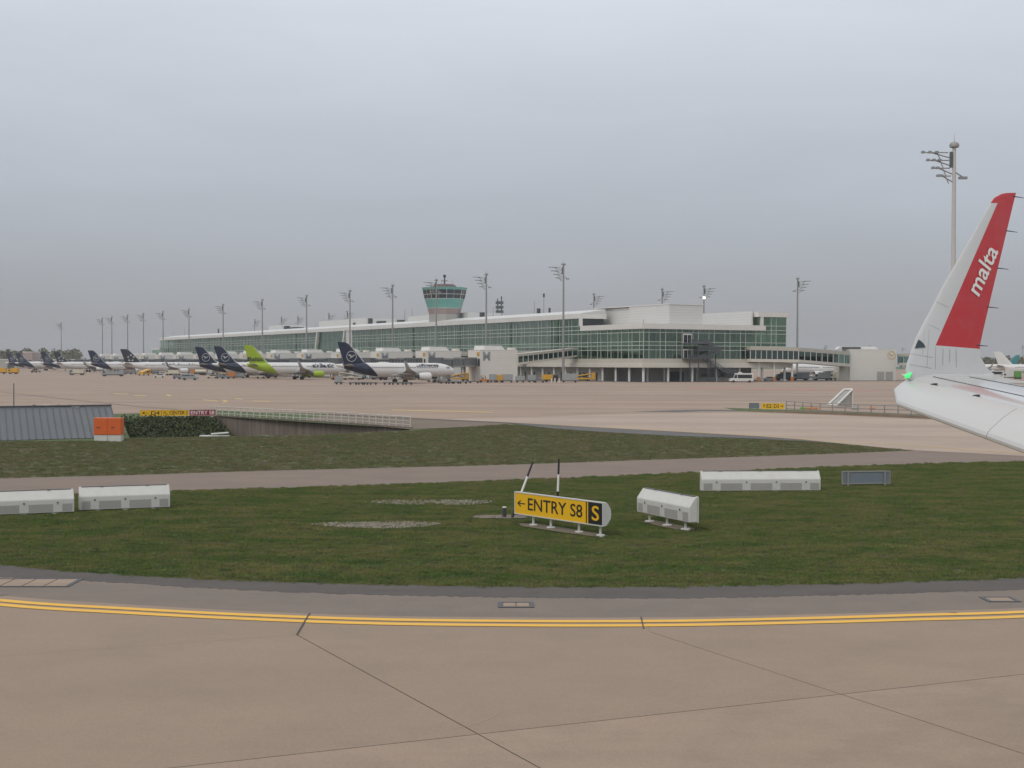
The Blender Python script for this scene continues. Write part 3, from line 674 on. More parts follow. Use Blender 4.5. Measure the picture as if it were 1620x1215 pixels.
# gravel patches
def gravel(label, x0, x1, yc, hp, n):
    pts = []
    for i in range(28):
        a = 2*math.pi*i/28; r_ = 1+rnd.uniform(-.22, .10); pts.append((.5*(x0+x1)+math.cos(a)*(x1-x0)/2*r_, yc+math.sin(a)*hp*r_))
    root = sheet('gravel_patch', pts, M['gravel_b'], .015)
    mb = MB()
    for k in range(n):
        a = rnd.uniform(0, 6.283); r_ = rnd.random()**.62*(1+.12*math.sin(3*a+x0)); p = G(.5*(x0+x1)+math.cos(a)*(x1-x0)/2*r_, yc+math.sin(a)*hp*r_, .015); s_ = rnd.uniform(.02, .055)
        t = [Vector((rnd.uniform(.6, 1.2)*x, rnd.uniform(.6, 1.2)*y, rnd.uniform(.5, .9)*z))*s_+p+Vector((0, 0, s_*.4)) for x, y, z in ((1, 0, 0), (0, 1, 0), (-1, 0, 0), (0, -1, 0), (0, 0, 1), (0, 0, -1))]
        mb.add(t, [(0, 1, 4), (1, 2, 4), (2, 3, 4), (3, 0, 4), (1, 0, 5), (2, 1, 5), (3, 2, 5), (0, 3, 5)])
    o = mb.build('gravel', M['stone']); tag(o, label, 'gravel', kind='stuff')
gravel('oval patch of pale gravel lying in the grass', 500, 697, 831, 5, 1700)
gravel('ragged patch of scattered pale stones in grass near the road', 582, 690, 795, 3.6, 420)
gravel('ragged patch of scattered pale stones in grass near the road', 675, 778, 795, 4.2, 700)

# ------------------------------------------------------------------ right-hand low wall, fence, hood
wl = [G(1172, 651), G(1300, 655.5), G(1432, 661), G(1620, 670), G(1800, 680)]
root = thing('low_wall', 'low brown kerb wall below the steel fence beside the lane', 'wall', tuple(wl[0])); mb = MB()
for a, b in zip(wl[:-1], wl[1:]):
    za = Vector((0, 0, .04 if a is wl[0] else .32)); a = a-wl[0]; b = b-wl[0]; n = Vector((.05, .5, 0)); z = Vector((0, 0, .32))
    mb.hexa([a, b, b+n, a+n, a+za, b+z, b+n+z, a+n+za])
mb.build('wall_body', M['kerb_b'], root)
vg = MB(); vg.poly([w_+Vector((.05, .5, .30 if i_ else .035)) for i_, w_ in enumerate(wl)]+[w_+Vector((0, 14, .03)) for w_ in wl[::-1]]); o = vg.build('fence_verge', M['grass']); o['kind'] = 'structure'
fpts = [w_+Vector((.1, 1.6, .3)) for w_ in wl]; fpts[0] = G(1248, 652)+Vector((0, 1.6, .3))
fence = thing('fence', 'low grey steel post and rail fence beside the lane', 'fence', tuple(fpts[0]))
fc = [0]
for a, b in zip(fpts[:-1], fpts[1:]): fc.append(fc[-1]+(b-a).length)
def falong(d):
    for i in range(len(fpts)-1):
        if d <= fc[i+1]+1e-6: return fpts[i].lerp(fpts[i+1], (d-fc[i])/(fc[i+1]-fc[i]))-fpts[0]
    return fpts[-1]-fpts[0]
nf = int(fc[-1]/1.9)
for i in range(nf+1):
    p = falong(fc[-1]*i/nf); MB().box(p.x-.05, p.x+.05, p.y-.05, p.y+.05, p.z-.3, p.z+1.0).build('post', M['galv'], fence)
for z in (.97, .52, .1):
    mb = MB()
    for i in range(nf): mb.tube(falong(fc[-1]*i/nf)+Vector((0, 0, z)), falong(fc[-1]*(i+1)/nf)+Vector((0, 0, z)), .045, None, 6)
    mb.build('rail', M['galv'], fence)
for k, (xx, mk) in enumerate(((1270, 'green_v'), (1278, 'oran_v'), (1290, 'oran_v'), (1352, 'grey_v'), (1380, 'oran_v'))):
    q = G(xx, 648); o = MB().extr([(-.25, 0), (.25, 0), (.2, .22), (-.05, .3), (-.22, .2)], 'x', -.35, .35).build('cable_cover', M[mk], bevel=.05); o.location = (q.x, q.y, .03)
    tag(o, {'green_v': 'small green cover on the ground behind the low fence', 'grey_v': 'small grey cover on the ground behind the low fence'}.get(mk, 'small orange cover on the ground behind the low fence'), 'cover', 'covers behind the fence')
hb = at(1310, 641.5, 192); hroot = thing('stair_hood', 'white framed sloping hood over a stair behind the low fence', 'stair hood', (hb.x, hb.y, 0))
z0 = .0; lo = [at(1310, 640.5, 190)-hroot.location, at(1323.5, 641.5, 190)-hroot.location]; hi = [at(1335.5, 616.5, 192)-hroot.location, at(1348.5, 616.5, 192)-hroot.location]
for v in lo+hi: v.z += 0
yb = Vector((0, 1.2, 0))
MB().hexa([lo[0], lo[1], lo[1]+yb, lo[0]+yb, hi[0], hi[1], hi[1]+yb, hi[0]+yb]).build('sloping_panel', M['panel_g'], hroot)
for a, b in ((lo[0], hi[0]), (lo[1], hi[1]), (hi[0], hi[1]), (lo[0], lo[1])):
    MB().tube(a+Vector((0, -.05, .05)), b+Vector((0, -.05, .05)), .13, None, 8).build('frame_bar', M['white_m'], hroot)
g1 = Vector((hi[1].x, hi[1].y, 0)); MB().add([lo[1]+Vector((0, .1, 0)), hi[1]+Vector((0, .1, 0)), g1+Vector((0, .1, 0)), lo[1]+Vector((0, .2, 0)), hi[1]+Vector((0, .2, 0)), g1+Vector((0, .2, 0))], [(0, 1, 2), (5, 4, 3), (0, 3, 4, 1), (1, 4, 5, 2), (2, 5, 3, 0)]).build('side_panel', M['panel_g'], hroot)
MB().tube(hi[1], g1, .09).build('rear_post', M['white_m'], hroot)

# ------------------------------------------------------------------ terminal
TZ = [7.5, 10.3, 11.7, 12.9, 15.9, 17.0, 18.6, 21.3]
term = thing('terminal', 'long glass terminal with white roof band and green tinted windows', 'building', tuple(C0), RZ)
LEN, TALL0, TALL1 = 650.0, 39.0, 626.0
mb = MB(); mb.box(0, 57.6, 0, LEN, 7.30, 7.46); mb.box(.6, 57, .6, LEN-.6, 12.15, 12.35); mb.box(.6, 57, 40, TALL1, 17.6, 17.8); mb.build('floor_slab', M['floor_i'], term)
MB().box(7, 50, 7, LEN-7, 7.46, 17.0).build('inner_wall', M['inwall'], term)
MB().box(8, 45.4, 45, TALL1-6, 17.01, 22.8).build('inner_upper_wall', M['inwall'], term)
# edges of the slab: two stepped cream bands
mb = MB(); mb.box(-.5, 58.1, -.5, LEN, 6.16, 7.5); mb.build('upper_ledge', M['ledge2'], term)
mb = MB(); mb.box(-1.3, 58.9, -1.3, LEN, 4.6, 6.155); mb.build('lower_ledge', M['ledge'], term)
# ground floor
MB().box(3.2, 54, 30, LEN, .0, 4.6).build('ground_floor_wall', M['cream'], term)
MB().box(9, 50, 9, 30, 0, 4.6).build('ground_floor_wall', M['panel_g'], term)
for t_ in [33, 40, 44, 50.5, 57, 66, 70, 77, 84]:
    w = 1.1 if t_ != 40 else 2.6
    dr = MB().box(3.12, 3.195, t_, t_+w, .05, 2.7).build('door', M['darkg'], term)
    MB().box(3.05, 3.115, t_+.1, t_+.2, 1.2, 1.3).build('handle', M['galv'], dr)
MB().box(16, 22, 8.9, 8.995, .05, 3.2).build('door', M['dark'], term)
for s_ in (29.5, 33.2, 36.9):
    wn = MB().box(s_, s_+2.6, 8.88, 8.995, 1.4, 2.6).build('window', M['winglass'], term); MB().box(s_-.15, s_+2.75, 8.90, 8.99, 1.2, 1.395).build('sill', M['white_m'], wn)
MB().box(27, 41.5, 8.6, 8.99, .02, 1.1).build('plinth_band', M['ledge'], term)
for t_ in range(0, 18):
    MB().tube((.2, .2+t_*8.2, 0), (.2, .2+t_*8.2, 4.6), .42, .42, 10).build('column', M['white_m'], term, smooth=True)
for s_ in range(1, 7):
    MB().tube((.2+s_*9.5, .2, 0), (.2+s_*9.5, .2, 4.6), .42, .42, 10).build('column', M['white_m'], term, smooth=True)
for s_ in (6, 12.5, 19, 25.5): MB().tube((s_, 6.5, 0), (s_, 6.5, 4.6), .36, .36, 10).build('column', M['white_m'], term, smooth=True)
# interior columns
for t_ in range(0, 30): MB().tube((2.2, 3+t_*6.4, 7.46), (2.2, 3+t_*6.4, 17.0 if t_ < 6 else 21.3), .28, None, 8).build('interior_column', M['steelw'], term)
for s_ in range(1, 9): MB().tube((s_*6.4, 2.2, 7.46), (s_*6.4, 2.2, 17.0), .28, None, 8).build('interior_column', M['steelw'], term)
mb = MB()
for t_ in range(30, 97): mb.box(2, 2.5, 3+t_*6.4, 3.5+t_*6.4, 7.46, 21.3)
mb.build('far_interior_columns', M['steelw'], term, kind='stuff')
# glazing grid: alternating narrow and wide bays
def bays(a, b):
    xs = [a]; k = 0
    while xs[-1] < b-1.2:
        xs.append(min(b, xs[-1]+(2.1 if k % 2 == 0 else 4.3))); k += 1
    if b-xs[-1] > .01: xs[-1] = b
    return xs
_pm = {}
def pane_mesh(w, h, axis):
    k = (round(w, 2), round(h, 2), axis)
    if k not in _pm:
        mb = MB(); (mb.box(0, w, -.02, .02, 0, h) if axis == 'x' else mb.box(-.02, .02, 0, w, 0, h)); me = mb.mesh('pane'); me.materials.append(M['pane']); _pm[k] = me
    return _pm[k]
def pane(axis, p, w, h):
    o = bpy.data.objects.new('pane', pane_mesh(w, h, axis)); o.location = p; link(o, term)
ex = bays(0, 57.6)
SPL = min(ex, key=lambda v: abs(v-46.2))
for i in range(len(ex)-1):
    tall = ex[i] >= SPL-.01
    zs = [7.5, 10.3, 11.7, 12.9, 15.9, 17.0]+([18.6, 21.6] if tall else [])
    for z0, z1 in zip(zs[:-1], zs[1:]): pane('x', (ex[i], 0, z0), ex[i+1]-ex[i]-.004, z1-z0-.004)
for i, s_ in enumerate(ex):
    MB().box(s_-.075, s_+.075, -.16, -.03, 7.5, 21.6 if s_ >= SPL-.01 else 17.0).build('mullion', M['mull'], term)
for z in (10.3, 11.7, 12.9, 15.9): MB().box(0, 57.6, -.14, -.035, z-.085, z+.085).build('transom', M['mull'], term)
for z in (17.1, 18.6): MB().box(SPL, 57.6, -.14, -.035, z-.085, z+.085).build('transom', M['mull'], term)
nb = bays(0, 60); near_t = nb[-1]
for i in range(len(nb)-1):
    tall = nb[i] >= TALL0-.5
    zs = TZ[:5]+([16.9, 17.2, 18.6, 21.3] if False else ([17.2, 18.6, 21.3] if tall else [17.0]))
    for z0, z1 in zip(zs[:-1], zs[1:]): pane('y', (0, nb[i], z0), nb[i+1]-nb[i]-.004, z1-z0-.004)
for t_ in nb[1:]:
    MB().box(-.16, -.03, t_-.075, t_+.075, 7.5, 21.3 if t_ >= TALL0-.5 else 17.0).build('mullion', M['mull'], term)
SL0, SL1 = 262.0, 300.0      # slanted bay interrupts the long glass wall
for (a, b) in ((near_t, SL0), (SL1, TALL1)):
    mb = MB()
    for z0, z1 in zip((7.5, 12.9), (12.9, 21.3)): mb.add([(0, a, z0), (0, b, z0), (0, b, z1), (0, a, z1)], [(0, 1, 2, 3)])
    mb.build('far_glass', M['pane_far'], term, kind='stuff')
mb = MB(); mb.add([(0, TALL1, 7.5), (0, LEN, 7.5), (0, LEN, 14.8), (0, TALL1, 14.8)], [(0, 1, 2, 3)]); mb.add([(.5, SL0, 7.5), (.5, SL1, 7.5), (.5, SL1, 22.4), (.5, SL0, 22.4)], [(0, 1, 2, 3)]); mb.build('far_glass', M['pane_far'], term, kind='stuff')
mb = MB(); t_ = near_t; k = 0
while t_ < TALL1:
    t_ += 2.1 if k % 2 == 0 else 4.3; k += 1
    if SL0-1 < t_ < SL1+1: continue
    mb.box(-.16, -.03, t_-.08, t_+.08, 7.5, 21.3)
mb.build('far_mullions', M['mull'], term, kind='stuff')
for z in (10.3, 11.7, 12.9, 15.9, 17.2, 18.6):
    for a, b in ((0 if z < 17 else TALL0, SL0), (SL1, TALL1)):
        if z == 17.2 and a == 0: a = TALL0
        MB().box(-.17, -.035, a, b, z-.10, z+.10).build('transom', M['mull'], term)
mb = MB()      # dark structural posts seen through the far glass
for t_ in range(62, 626, 26):
    if not SL0-4 < t_ < SL1+4: mb.box(1.2, 1.9, t_, t_+1.0, 7.5, 21.3)
mb.build('dark_posts', M['darkg'], term, kind='stuff')
for nm_, bx_ in (('spandrel', (.3, 57.3, .12, .3, 11.78, 12.84)), ('spandrel', (.12, .3, .32, SL0-.5, 11.78, 12.84)), ('spandrel', (.12, .3, SL1+.5, TALL1-.5, 11.78, 12.84))): MB().box(*bx_).build(nm_, M['spand'], term)
# slanted bay
for t0, t1 in ((SL0+3, SL0-2), (SL1+3, SL1-2)):
    MB().hexa([(-.9, t0, 7.5), (.45, t0, 7.5), (.45, t0+1.3, 7.5), (-.9, t0+1.3, 7.5), (-.9, t1, 22.4), (.45, t1, 22.4), (.45, t1+1.3, 22.4), (-.9, t1+1.3, 22.4)]).build('slanted_frame', M['white_m'], term)
MB().box(-.4, .45, SL0-10, SL0-2.5, 7.5, 22.6).build('pier_panel', M['clad'], term)
# fascias and roofs
def ring(name, x0, x1, y0, y1, z0, z1, m): return MB().box(x0, x1, y0, y1, z0, z1).build(name, M[m], term)
MB().box(-.8, 10, TALL0, TALL1, 21.3, 22.95).build('north_fascia', M['fascia'], term)
ring('end_return', -.75, .3, TALL0-.8, TALL0-.003, 18.75, 22.95, 'white_m')
MB().box(.301, 9, TALL0-.4, TALL0-.004, 18.75, 21.3).build('return_glass', M['winglass'], term)
ring('return_fascia', .301, 10, TALL0-.7, TALL0-.41, 21.301, 22.94, 'fascia')
ring('low_fascia', -.8, SPL+1.5, -.8, TALL0-.81, 17.0, 18.7, 'fascia')
MB().add([(-.8, TALL0, 22.96), (-.8, TALL1, 22.96), (10, TALL1, 24.7), (10, TALL0, 24.7), (10, TALL0, 22.96), (10, TALL1, 22.96)], [(0, 3, 2, 1), (0, 4, 3), (1, 2, 5)]).build('sloping_roof', M['roof'], term)
MB().box(10.01, 45, 48, TALL1, 22.9, 24.68).build('upper_roof', M['roof'], term)
ring('low_end_roof', -.6, 57, TALL1+.01, LEN, 14.8, 16.2, 'fascia')
# plant box above the low end
MB().box(12, 25.2, 3, 27, 18.71, 25.1).build('plant_box', M['clad'], term)
MB().box(12.8, 25.2, 27.01, 50, 18.71, 24.9).build('plant_box', M['clad'], term)
MB().box(11.8, 25.4, 2.8, 50.2, 25.11, 25.4).build('parapet_cap', M['white_m'], term)
MB().box(11.93, 11.995, 18, 18.4, 19, 20.6).build('roof_access_door', M['panel_g'], term)
# south tall range
MB().box(SPL+1.6, 57, 8, TALL1, 17.01, 22.9).build('south_inner_wall', M['inwall'], term)
MB().box(44.2, 44.8, 1.5, 500, 18.71, 23.6).build('south_clad_wall', M['clad'], term)
ring('south_fascia', SPL-1.6, 58.3, -.8, 600, 21.6, 23.2, 'fascia')
ring('south_frame_post', SPL-.4, SPL+.6, -.75, .2, 18.72, 21.59, 'white_m')
MB().box(SPL-1.5, SPL-.41, -.05, .05, 18.75, 21.58).build('return_glass', M['pane'], term)
MB().box(57.6, 57.66, 0, 60, 7.5, 21.6).build('south_glass', M['pane'], term)
# roof clutter
for (px_, py_, w, h) in ((585, 506, 2.5, 2.2), (561, 504, 2, 1), (600, 506.5, 5, 1), (632, 502.5, 4, .9), (452, 515, 4, 1.5), (463, 515.5, 9, .8), (346, 519, 1.2, 2.4), (762, 494, 2.2, 1.6), (852, 487.5, 1.5, 1.6), (870, 488.5, .8, 1.5)):
    k = (px_-CX)/F; o_ = C0+V*14; tt = (o_.x-k*o_.y)/(k*U.y-U.x); MB().box(13.5, 13.5+w*.6, tt-w/2, tt+w/2, 24.66, 24.7+h*1.35).build('roof_unit', M['dark'], term)
for (px_, h) in ((845, 5), (860, 7), (780, 4), (545, 5.5), (640, 6), (652, 6), (500, 4), (292, 5), (275, 4), (620, 5)):
    k = (px_-CX)/F; o_ = C0+V*16; tt = (o_.x-k*o_.y)/(k*U.y-U.x); MB().tube((16, tt, 24.66), (16, tt, 24.6+h*1.1), .16, .08, 6).build('antenna_rod', M['galv'], term)
k = (860-CX)/F; o_ = C0+V*16; tt = (o_.x-k*o_.y)/(k*U.y-U.x); MB().tube((16, tt, 31.2), (16, tt, 32.6), .38, .38, 8).build('antenna_drum', M['dark'], term)
for (xa, xb, h) in ((505, 578, 3.4), (645, 740, 2.6), (425, 445, 2.8)):
    ks = []
    for x_ in (xa, xb):
        k = (x_-CX)/F; o_ = C0+V*14; ks.append((o_.x-k*o_.y)/(k*U.y-U.x))
    MB().box(14, 30, ks[1], ks[0], 24.66, 24.7+h).build('roof_block', M['clad'], term)
for px_ in (787, 793):
    k = (px_-CX)/F; D_ = 620; root = thing('antenna_mast', 'lattice aerial on the roof between the control tower and the terminal end', 'antenna', (XY(px_, D_), D_, 22.95 if False else 24.6), 0, 'roof aerials')
    MB().tube((0, 0, 0), (0, 0, 10 if px_ == 787 else 11), .3, .25, 6).build('pole', M['dark'], root)
    for z in (3.5, 5.5, 7.5): MB().box(-.9, .9, -.3, .3, z, z+1.3).build('aerial_panel', M['darkg'], root)

# control tower
D_ = 592.0; tw_ = thing('control_tower', 'turquoise flared control tower rising behind the terminal roof', 'tower', (XY(703, D_), D_, 0))
def zat(y, D): return at(810, y, D).z
def octo(r_, z, d=1.0): return [Vector((r_*math.cos(a)*1.0, r_*math.sin(a), z)) for a in [R(22.5-14+45*i) for i in range(8)]]
levels = [(6.5, 20.0, None), (6.6, zat(497.5, D_), None), (7.3, zat(488.3, D_), 'tower_b'), (7.85, zat(481, D_), 'tower_g'), (8.5, zat(473.6, D_), 'tower_g'), (8.95, zat(466.5, D_), 'tower_w'), (9.35, zat(459.5, D_), 'tower_w'), (9.75, zat(455.5, D_), 'tower_g')]
MB().loft([octo(5, 0), octo(6.5, 20)]).build('shaft', M['panel_g'], tw_)
for (r0, z0, _), (r1, z1, m) in zip(levels[:-1], levels[1:]):
    nm = {'tower_b': 'plinth', 'tower_g': 'cladding_band', 'tower_w': 'window_band', None: 'shaft'}[m]
    MB().loft([octo(r0, z0+.02), octo(r1, z1-.02)]).build(nm, M[m or 'panel_g'], tw_)
    if m == 'tower_w':
        for a, b in zip(octo(r0+.05, z0), octo(r1+.05, z1)):
            MB().tube(a, b, .08, None, 6).build('window_post', M['white_m'], tw_)
        o0, o1 = octo(r0+.05, z0), octo(r1+.05, z1)
        for i in range(8):
            MB().tube((o0[i]+o0[(i+1) % 8])/2, (o1[i]+o1[(i+1) % 8])/2, .04, None, 6).build('window_post', M['white_m'], tw_)
for r_, z in ((7.35, levels[2][1]), (8.55, levels[4][1]), (9.0, levels[5][1])): MB().loft([octo(r_+.05, z-.07), octo(r_+.05, z+.07)]).build('band_trim', M['white_m'], tw_)
z = levels[-1][1]; MB().loft([octo(5.6, z+.01), octo(4.4, z+1.35)]).build('roof', M['tower_r'], tw_)
MB().tube((0, 0, z+1.3), (0, 0, z+5.2), .35, .3, 8).build('antenna_mast', M['darkg'], tw_); MB().tube((0, 0, z+4.4), (0, 0, z+5.5), .6, .6, 8).build('radar_drum', M['dark'], tw_); MB().box(-1.4, 1.4, -.12, .12, z+2.8, z+3.05).build('cross_bar', M['dark'], tw_)
for x_ in (-1.2, 3.4, -5.5): MB().tube((x_, 0, z), (x_, 0, z+3), .07, None, 5).build('antenna_rod', M['galv'], tw_)

# outside stair on the end face
stair = thing('fire_stair', 'dark steel zigzag stair fixed to the terminal end', 'stair', tuple(T(0, -1.4)), RZ)
def flight(s0, z0, s1, z1, y0, y1):
    mb = MB(); n_ = max(4, int(abs(z1-z0)/.18))
    for y_ in (y0, y1): mb.hexa([(s0, y_-.06, z0-.35), (s1, y_-.06, z1-.35), (s1, y_+.06, z1-.35), (s0, y_+.06, z0-.35), (s0, y_-.06, z0+.05), (s1, y_-.06, z1+.05), (s1, y_+.06, z1+.05), (s0, y_+.06, z0+.05)])
    for i in range(n_):
        f = (i+.5)/n_; s_ = s0+(s1-s0)*f; z = z0+(z1-z0)*f; mb.box(s_-.18, s_+.18, y0, y1, z-.04, z)
    fl = mb.build('flight', M['darkg'], stair)
    mb = MB()
    for y_ in (y0, y1):
        for h in (.4, .75, 1.1): mb.tube((s0, y_, z0+h), (s1, y_, z1+h), .06, None, 5)
        for i in range(9): f = i/8; mb.tube((s0+(s1-s0)*f, y_, z0+(z1-z0)*f), (s0+(s1-s0)*f, y_, z0+(z1-z0)*f+1.1), .05, None, 5)
    mb.build('handrail', M['darkg'], fl)
def landing(s0, s1, y0, y1, z):
    l = MB().box(s0, s1, y0, y1, z-.3, z).build('landing', M['darkg'], stair); mb = MB()
    for h in (.3, .55, .8, 1.1): mb.tube((s0, y0, z+h), (s1, y0, z+h), .06, None, 5)
    n_ = int((s1-s0)/.35)
    for i in range(n_+1): mb.box(s0+(s1-s0)*i/n_-.05, s0+(s1-s0)*i/n_+.05, y0-.04, y0+.04, z, z+1.1)
    mb.build('guard', M['darkg'], l)
landing(15, 23, -2.6, .8, 12.6); flight(23, 12.6, 27.5, 10.6, -1.2, .6); landing(18.5, 28, -2.7, -1.25, 10.3); flight(27, 10.3, 21.5, 7.9, -2.6, -1.4); landing(14.6, 22, -2.6, .8, 7.6); flight(22, 7.6, 30.5, 3.2, -1.4, .2); landing(30.5, 34.5, -1.5, .3, 3.1); flight(34.5, 3.1, 38.5, .1, -1.4, .2)
for s_, h in ((15.4, 12.4), (18.8, 12.4), (22.6, 12.4), (26.5, 10), (23.5, 7), (33.8, 3), (30.9, 3)): MB().box(s_-.12, s_+.12, -2.5 if s_ < 25 else -1.2, -2.26 if s_ < 25 else -.96, 0, h).build('post', M['dark'], stair)
for s_, z in ((15.2, 12.6), (15.3, 7.6)):
    dr = MB().box(s_, s_+3.4, 1.1, 1.22, z, z+3.0).build('door_frame', M['white_m'], stair)
    for k in (0, 1): MB().box(s_+.25+k*1.55, s_+1.6+k*1.55, 1.06, 1.095, z+.1, z+2.6).build('door_leaf', M['winglass'], dr)
fr_ = thing('barrier_rail', 'long low steel rail in front of the terminal end columns', 'rail', tuple(T(26, -3.5)), RZ)
MB().box(0, 38 if False else 24, -.04, .04, .95, 1.08).build('rail', M['galv'], fr_); MB().box(0, 24, -.04, .04, .5, .58).build('rail', M['galv'], fr_)
for i in range(13): MB().box(i*2-.05, i*2+.05, -.039, .039, 0, 1.0).build('post', M['galv'], fr_)

# ------------------------------------------------------------------ glazed corridors
def corridor(label, pts, n, wdt, mat, cols=(), group=None):
    """pts: list of (point on the near lower edge line, z bottom, z top)"""
    o0 = pts[0][0]; root = thing('glazed_corridor', label, 'corridor', (o0.x, o0.y, 0), 0, group)
    for (a, zb0, zt0), (b, zb1, zt1) in zip(pts[:-1], pts[1:]):
        a = Vector((a.x-o0.x, a.y-o0.y, 0)); b = Vector((b.x-o0.x, b.y-o0.y, 0)); d = (b-a).normalized(); nn = Vector((-d.y, d.x, 0))
        if nn.y < 0: nn = -nn
        def seg(f0, f1, h0, h1, o, w_):
            def P(f, h, off): p = a.lerp(b, f)+nn*off; zb = zb0+(zb1-zb0)*f; zt = zt0+(zt1-zt0)*f; return (p.x, p.y, zb+(zt-zb)*h)
            return [P(f0, h0, o), P(f1, h0, o), P(f1, h0, o+w_), P(f0, h0, o+w_), P(f0, h1, o), P(f1, h1, o), P(f1, h1, o+w_), P(f0, h1, o+w_)]
        MB().hexa(seg(0, 1, 0, .20, 0, wdt)).build('deck', M['ledge'], root)
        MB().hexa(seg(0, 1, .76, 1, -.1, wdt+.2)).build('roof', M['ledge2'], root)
        MB().hexa(seg(0, 1, .2, .76, wdt-.1, .1)).build('rear_wall', M['darkg'], root)
        MB().hexa(seg(0, 1, .201, .215, .3, wdt-.5)).build('floor', M['dark'], root)
        for i in range(n):
            MB().hexa(seg((i+.02)/n, (i+.98)/n, .205, .755, .08, .04)).build('pane', M[mat], root)
            MB().hexa(seg(i/n-.005, i/n+.005, .203, .757, .02, .14)).build('mullion', M['white_m'], root)
    for c in cols:
        MB().tube((c.x-o0.x, c.y-o0.y, 1.3), (c.x-o0.x, c.y-o0.y, 6.4), .35, None, 10).build('column', M['white_m'], root, smooth=True)
        MB().box(c.x-o0.x-.5, c.x-o0.x+.5, c.y-o0.y-.5, c.y-o0.y+.5, 0, 1.5).build('column_guard', M['oran_v'], root)
    return root
def pt(x, D): return Vector((XY(x, D), D, 0))
corridor('glazed corridor on columns running from the terminal end to the white gate box', [(pt(1187, 461), 6.5, 11.75), (pt(1263.6, 468), 6.35, 11.4), (pt(1344, 497), 4.9, 10.3)], 9, 4, 'pane2', [pt(1200, 464), pt(1224.5, 466), pt(1253, 469)])
# ------------------------------------------------------------------ gate boxes, their corridors and boarding bridges
BOX0 = Vector((XY(760, 446), 446, 0)); STAND = 42.0
def gate_box():
    r = thing('gate_building', 'white clad gate building with a letter M on its side', 'gate building', (0, 0, 0), RZ, 'gate buildings along the terminal')
    MB().box(0, 13.5, 0, 9, 0, 10.0).build('wall', M['cladM'], r)
    MB().box(-.06, 13.56, -.06, 9.06, 10.003, 10.22).build('parapet', M['white_m'], r)
    MB().extr([(1.6, 10.2), (9.4, 10.2), (8.2, 11.5), (1.9, 11.5)], 'y', 1, 8).build('roof_hood', M['white_m'], r)
    MB().box(12.2, 13.9, 2, 5, 10.23, 10.9).build('roof_vent', M['ledge'], r)
    mb = MB(); text(mb, 'M', rect_fn(.9, 3.5, 6.6, 9.6, -.03), .02); mb.build('letter', M['lettM'], r)
    MB().box(-.10, -.02, .6, 2.6, 8.2, 9.4).build('gate_plate', M['gold'], r)
    MB().box(-.10, -.02, .5, 1.6, 5.0, 7.3).build('door', M['winglass'], r)
    MB().box(-1.2, 0, 4, 8.2, 0, 5.4).build('annex', M['cream'], r)
    MB().box(-1.26, -1.21, 6, 7, .1, 2.3).build('annex_door', M['darkg'], r)
    for x_ in (4.6, 8.0): MB().box(x_, x_+.9, -.06, -.01, 0, 2.2).build('service_door', M['panel_g'], r)
    return r
def bridge(a, b, idx):
    """boarding bridge from the gate box (a) to an aircraft door (b)"""
    d = (b-a); L_ = d.length; r = thing('boarding_bridge', BRL[idx] if idx < len(BRL) else BRLX, 'boarding bridge', (a.x, a.y, 0), math.atan2(d.y, d.x), 'boarding bridges')
    segs = [(0, .38, 1.75, 4.7, 7.7), (.34, .68, 1.6, 4.6, 7.45), (.64, .96, 1.45, 4.45, 7.2)]
    for f0, f1, w, z0, z1 in segs:
        MB().box(L_*f0, L_*f1, -w, w, z0, z0+.5).build('tunnel_floor', M['galv'], r)
        MB().box(L_*f0, L_*f1, -w, w, z1-.35, z1).build('tunnel_roof', M['galv'], r)
        MB().box(L_*f0+.05, L_*f1-.05, -w+.1, w-.1, z0+.5, z1-.35).build('tunnel_side', M['panel_b'], r)
        n_ = int(L_*(f1-f0)/1.3); mb = MB()
        for i in range(n_+1):
            x_ = L_*f0+(L_*(f1-f0))*i/n_
            for s_ in (-1, 1): mb.box(x_-.08, x_+.08, s_*w-.1 if s_ > 0 else s_*w, s_*w if s_ > 0 else s_*w+.1, z0+.5, z1-.35)
        mb.build('tunnel_ribs', M['galv'], r)
    MB().box(L_*.95, L_+1.2, -1.9, 1.9, 4.3, 7.5).build('cab', M['darkg'], r)
    MB().tube((0, 0, 0), (0, 0, 4.7), .6, None, 10).build('rotunda_column', M['galv'], r)
    lg = MB().box(L_*.72-.3, L_*.72+.3, -1.3, 1.3, 1.0, 4.4).build('lift_column', M['galv'], r)
    for s_ in (-1, 1): MB().wheel((L_*.72, s_*1.1, .55), .55, .5).build('wheel', M['rubber'], lg)
M['panel_b'] = paint('bridge_blue_grey_glass', (.10, .125, .14), .18, 0, .1, .5)
BRL = ['grey boarding bridge reaching behind the nose of the nearest parked jet', 'grey boarding bridge at the empty stand beside the green tailed jet']
BRLX = 'grey boarding bridge behind the farther parked jets'
gb0 = gate_box(); boxes = []
for i in range(15):
    o = gb0 if i == 0 else copy_tree(gb0); o.location = BOX0+U*(STAND*i); boxes.append(o.location.copy())
gb0['label'] = 'white gate building with letter M, its whole side clear beside a glazed corridor'
for o, lb in zip([o_ for o_ in col.objects if o_.name.startswith('gate_building.')][:4], ('white gate building with letter M directly behind the cockpit of the nearest jet', 'white gate building with letter M behind the middle of the nearest jet', 'white gate building with letter M behind the nearest navy tail', 'white gate building with letter M behind the nose of the lime tailed jet')): o['label'] = lb
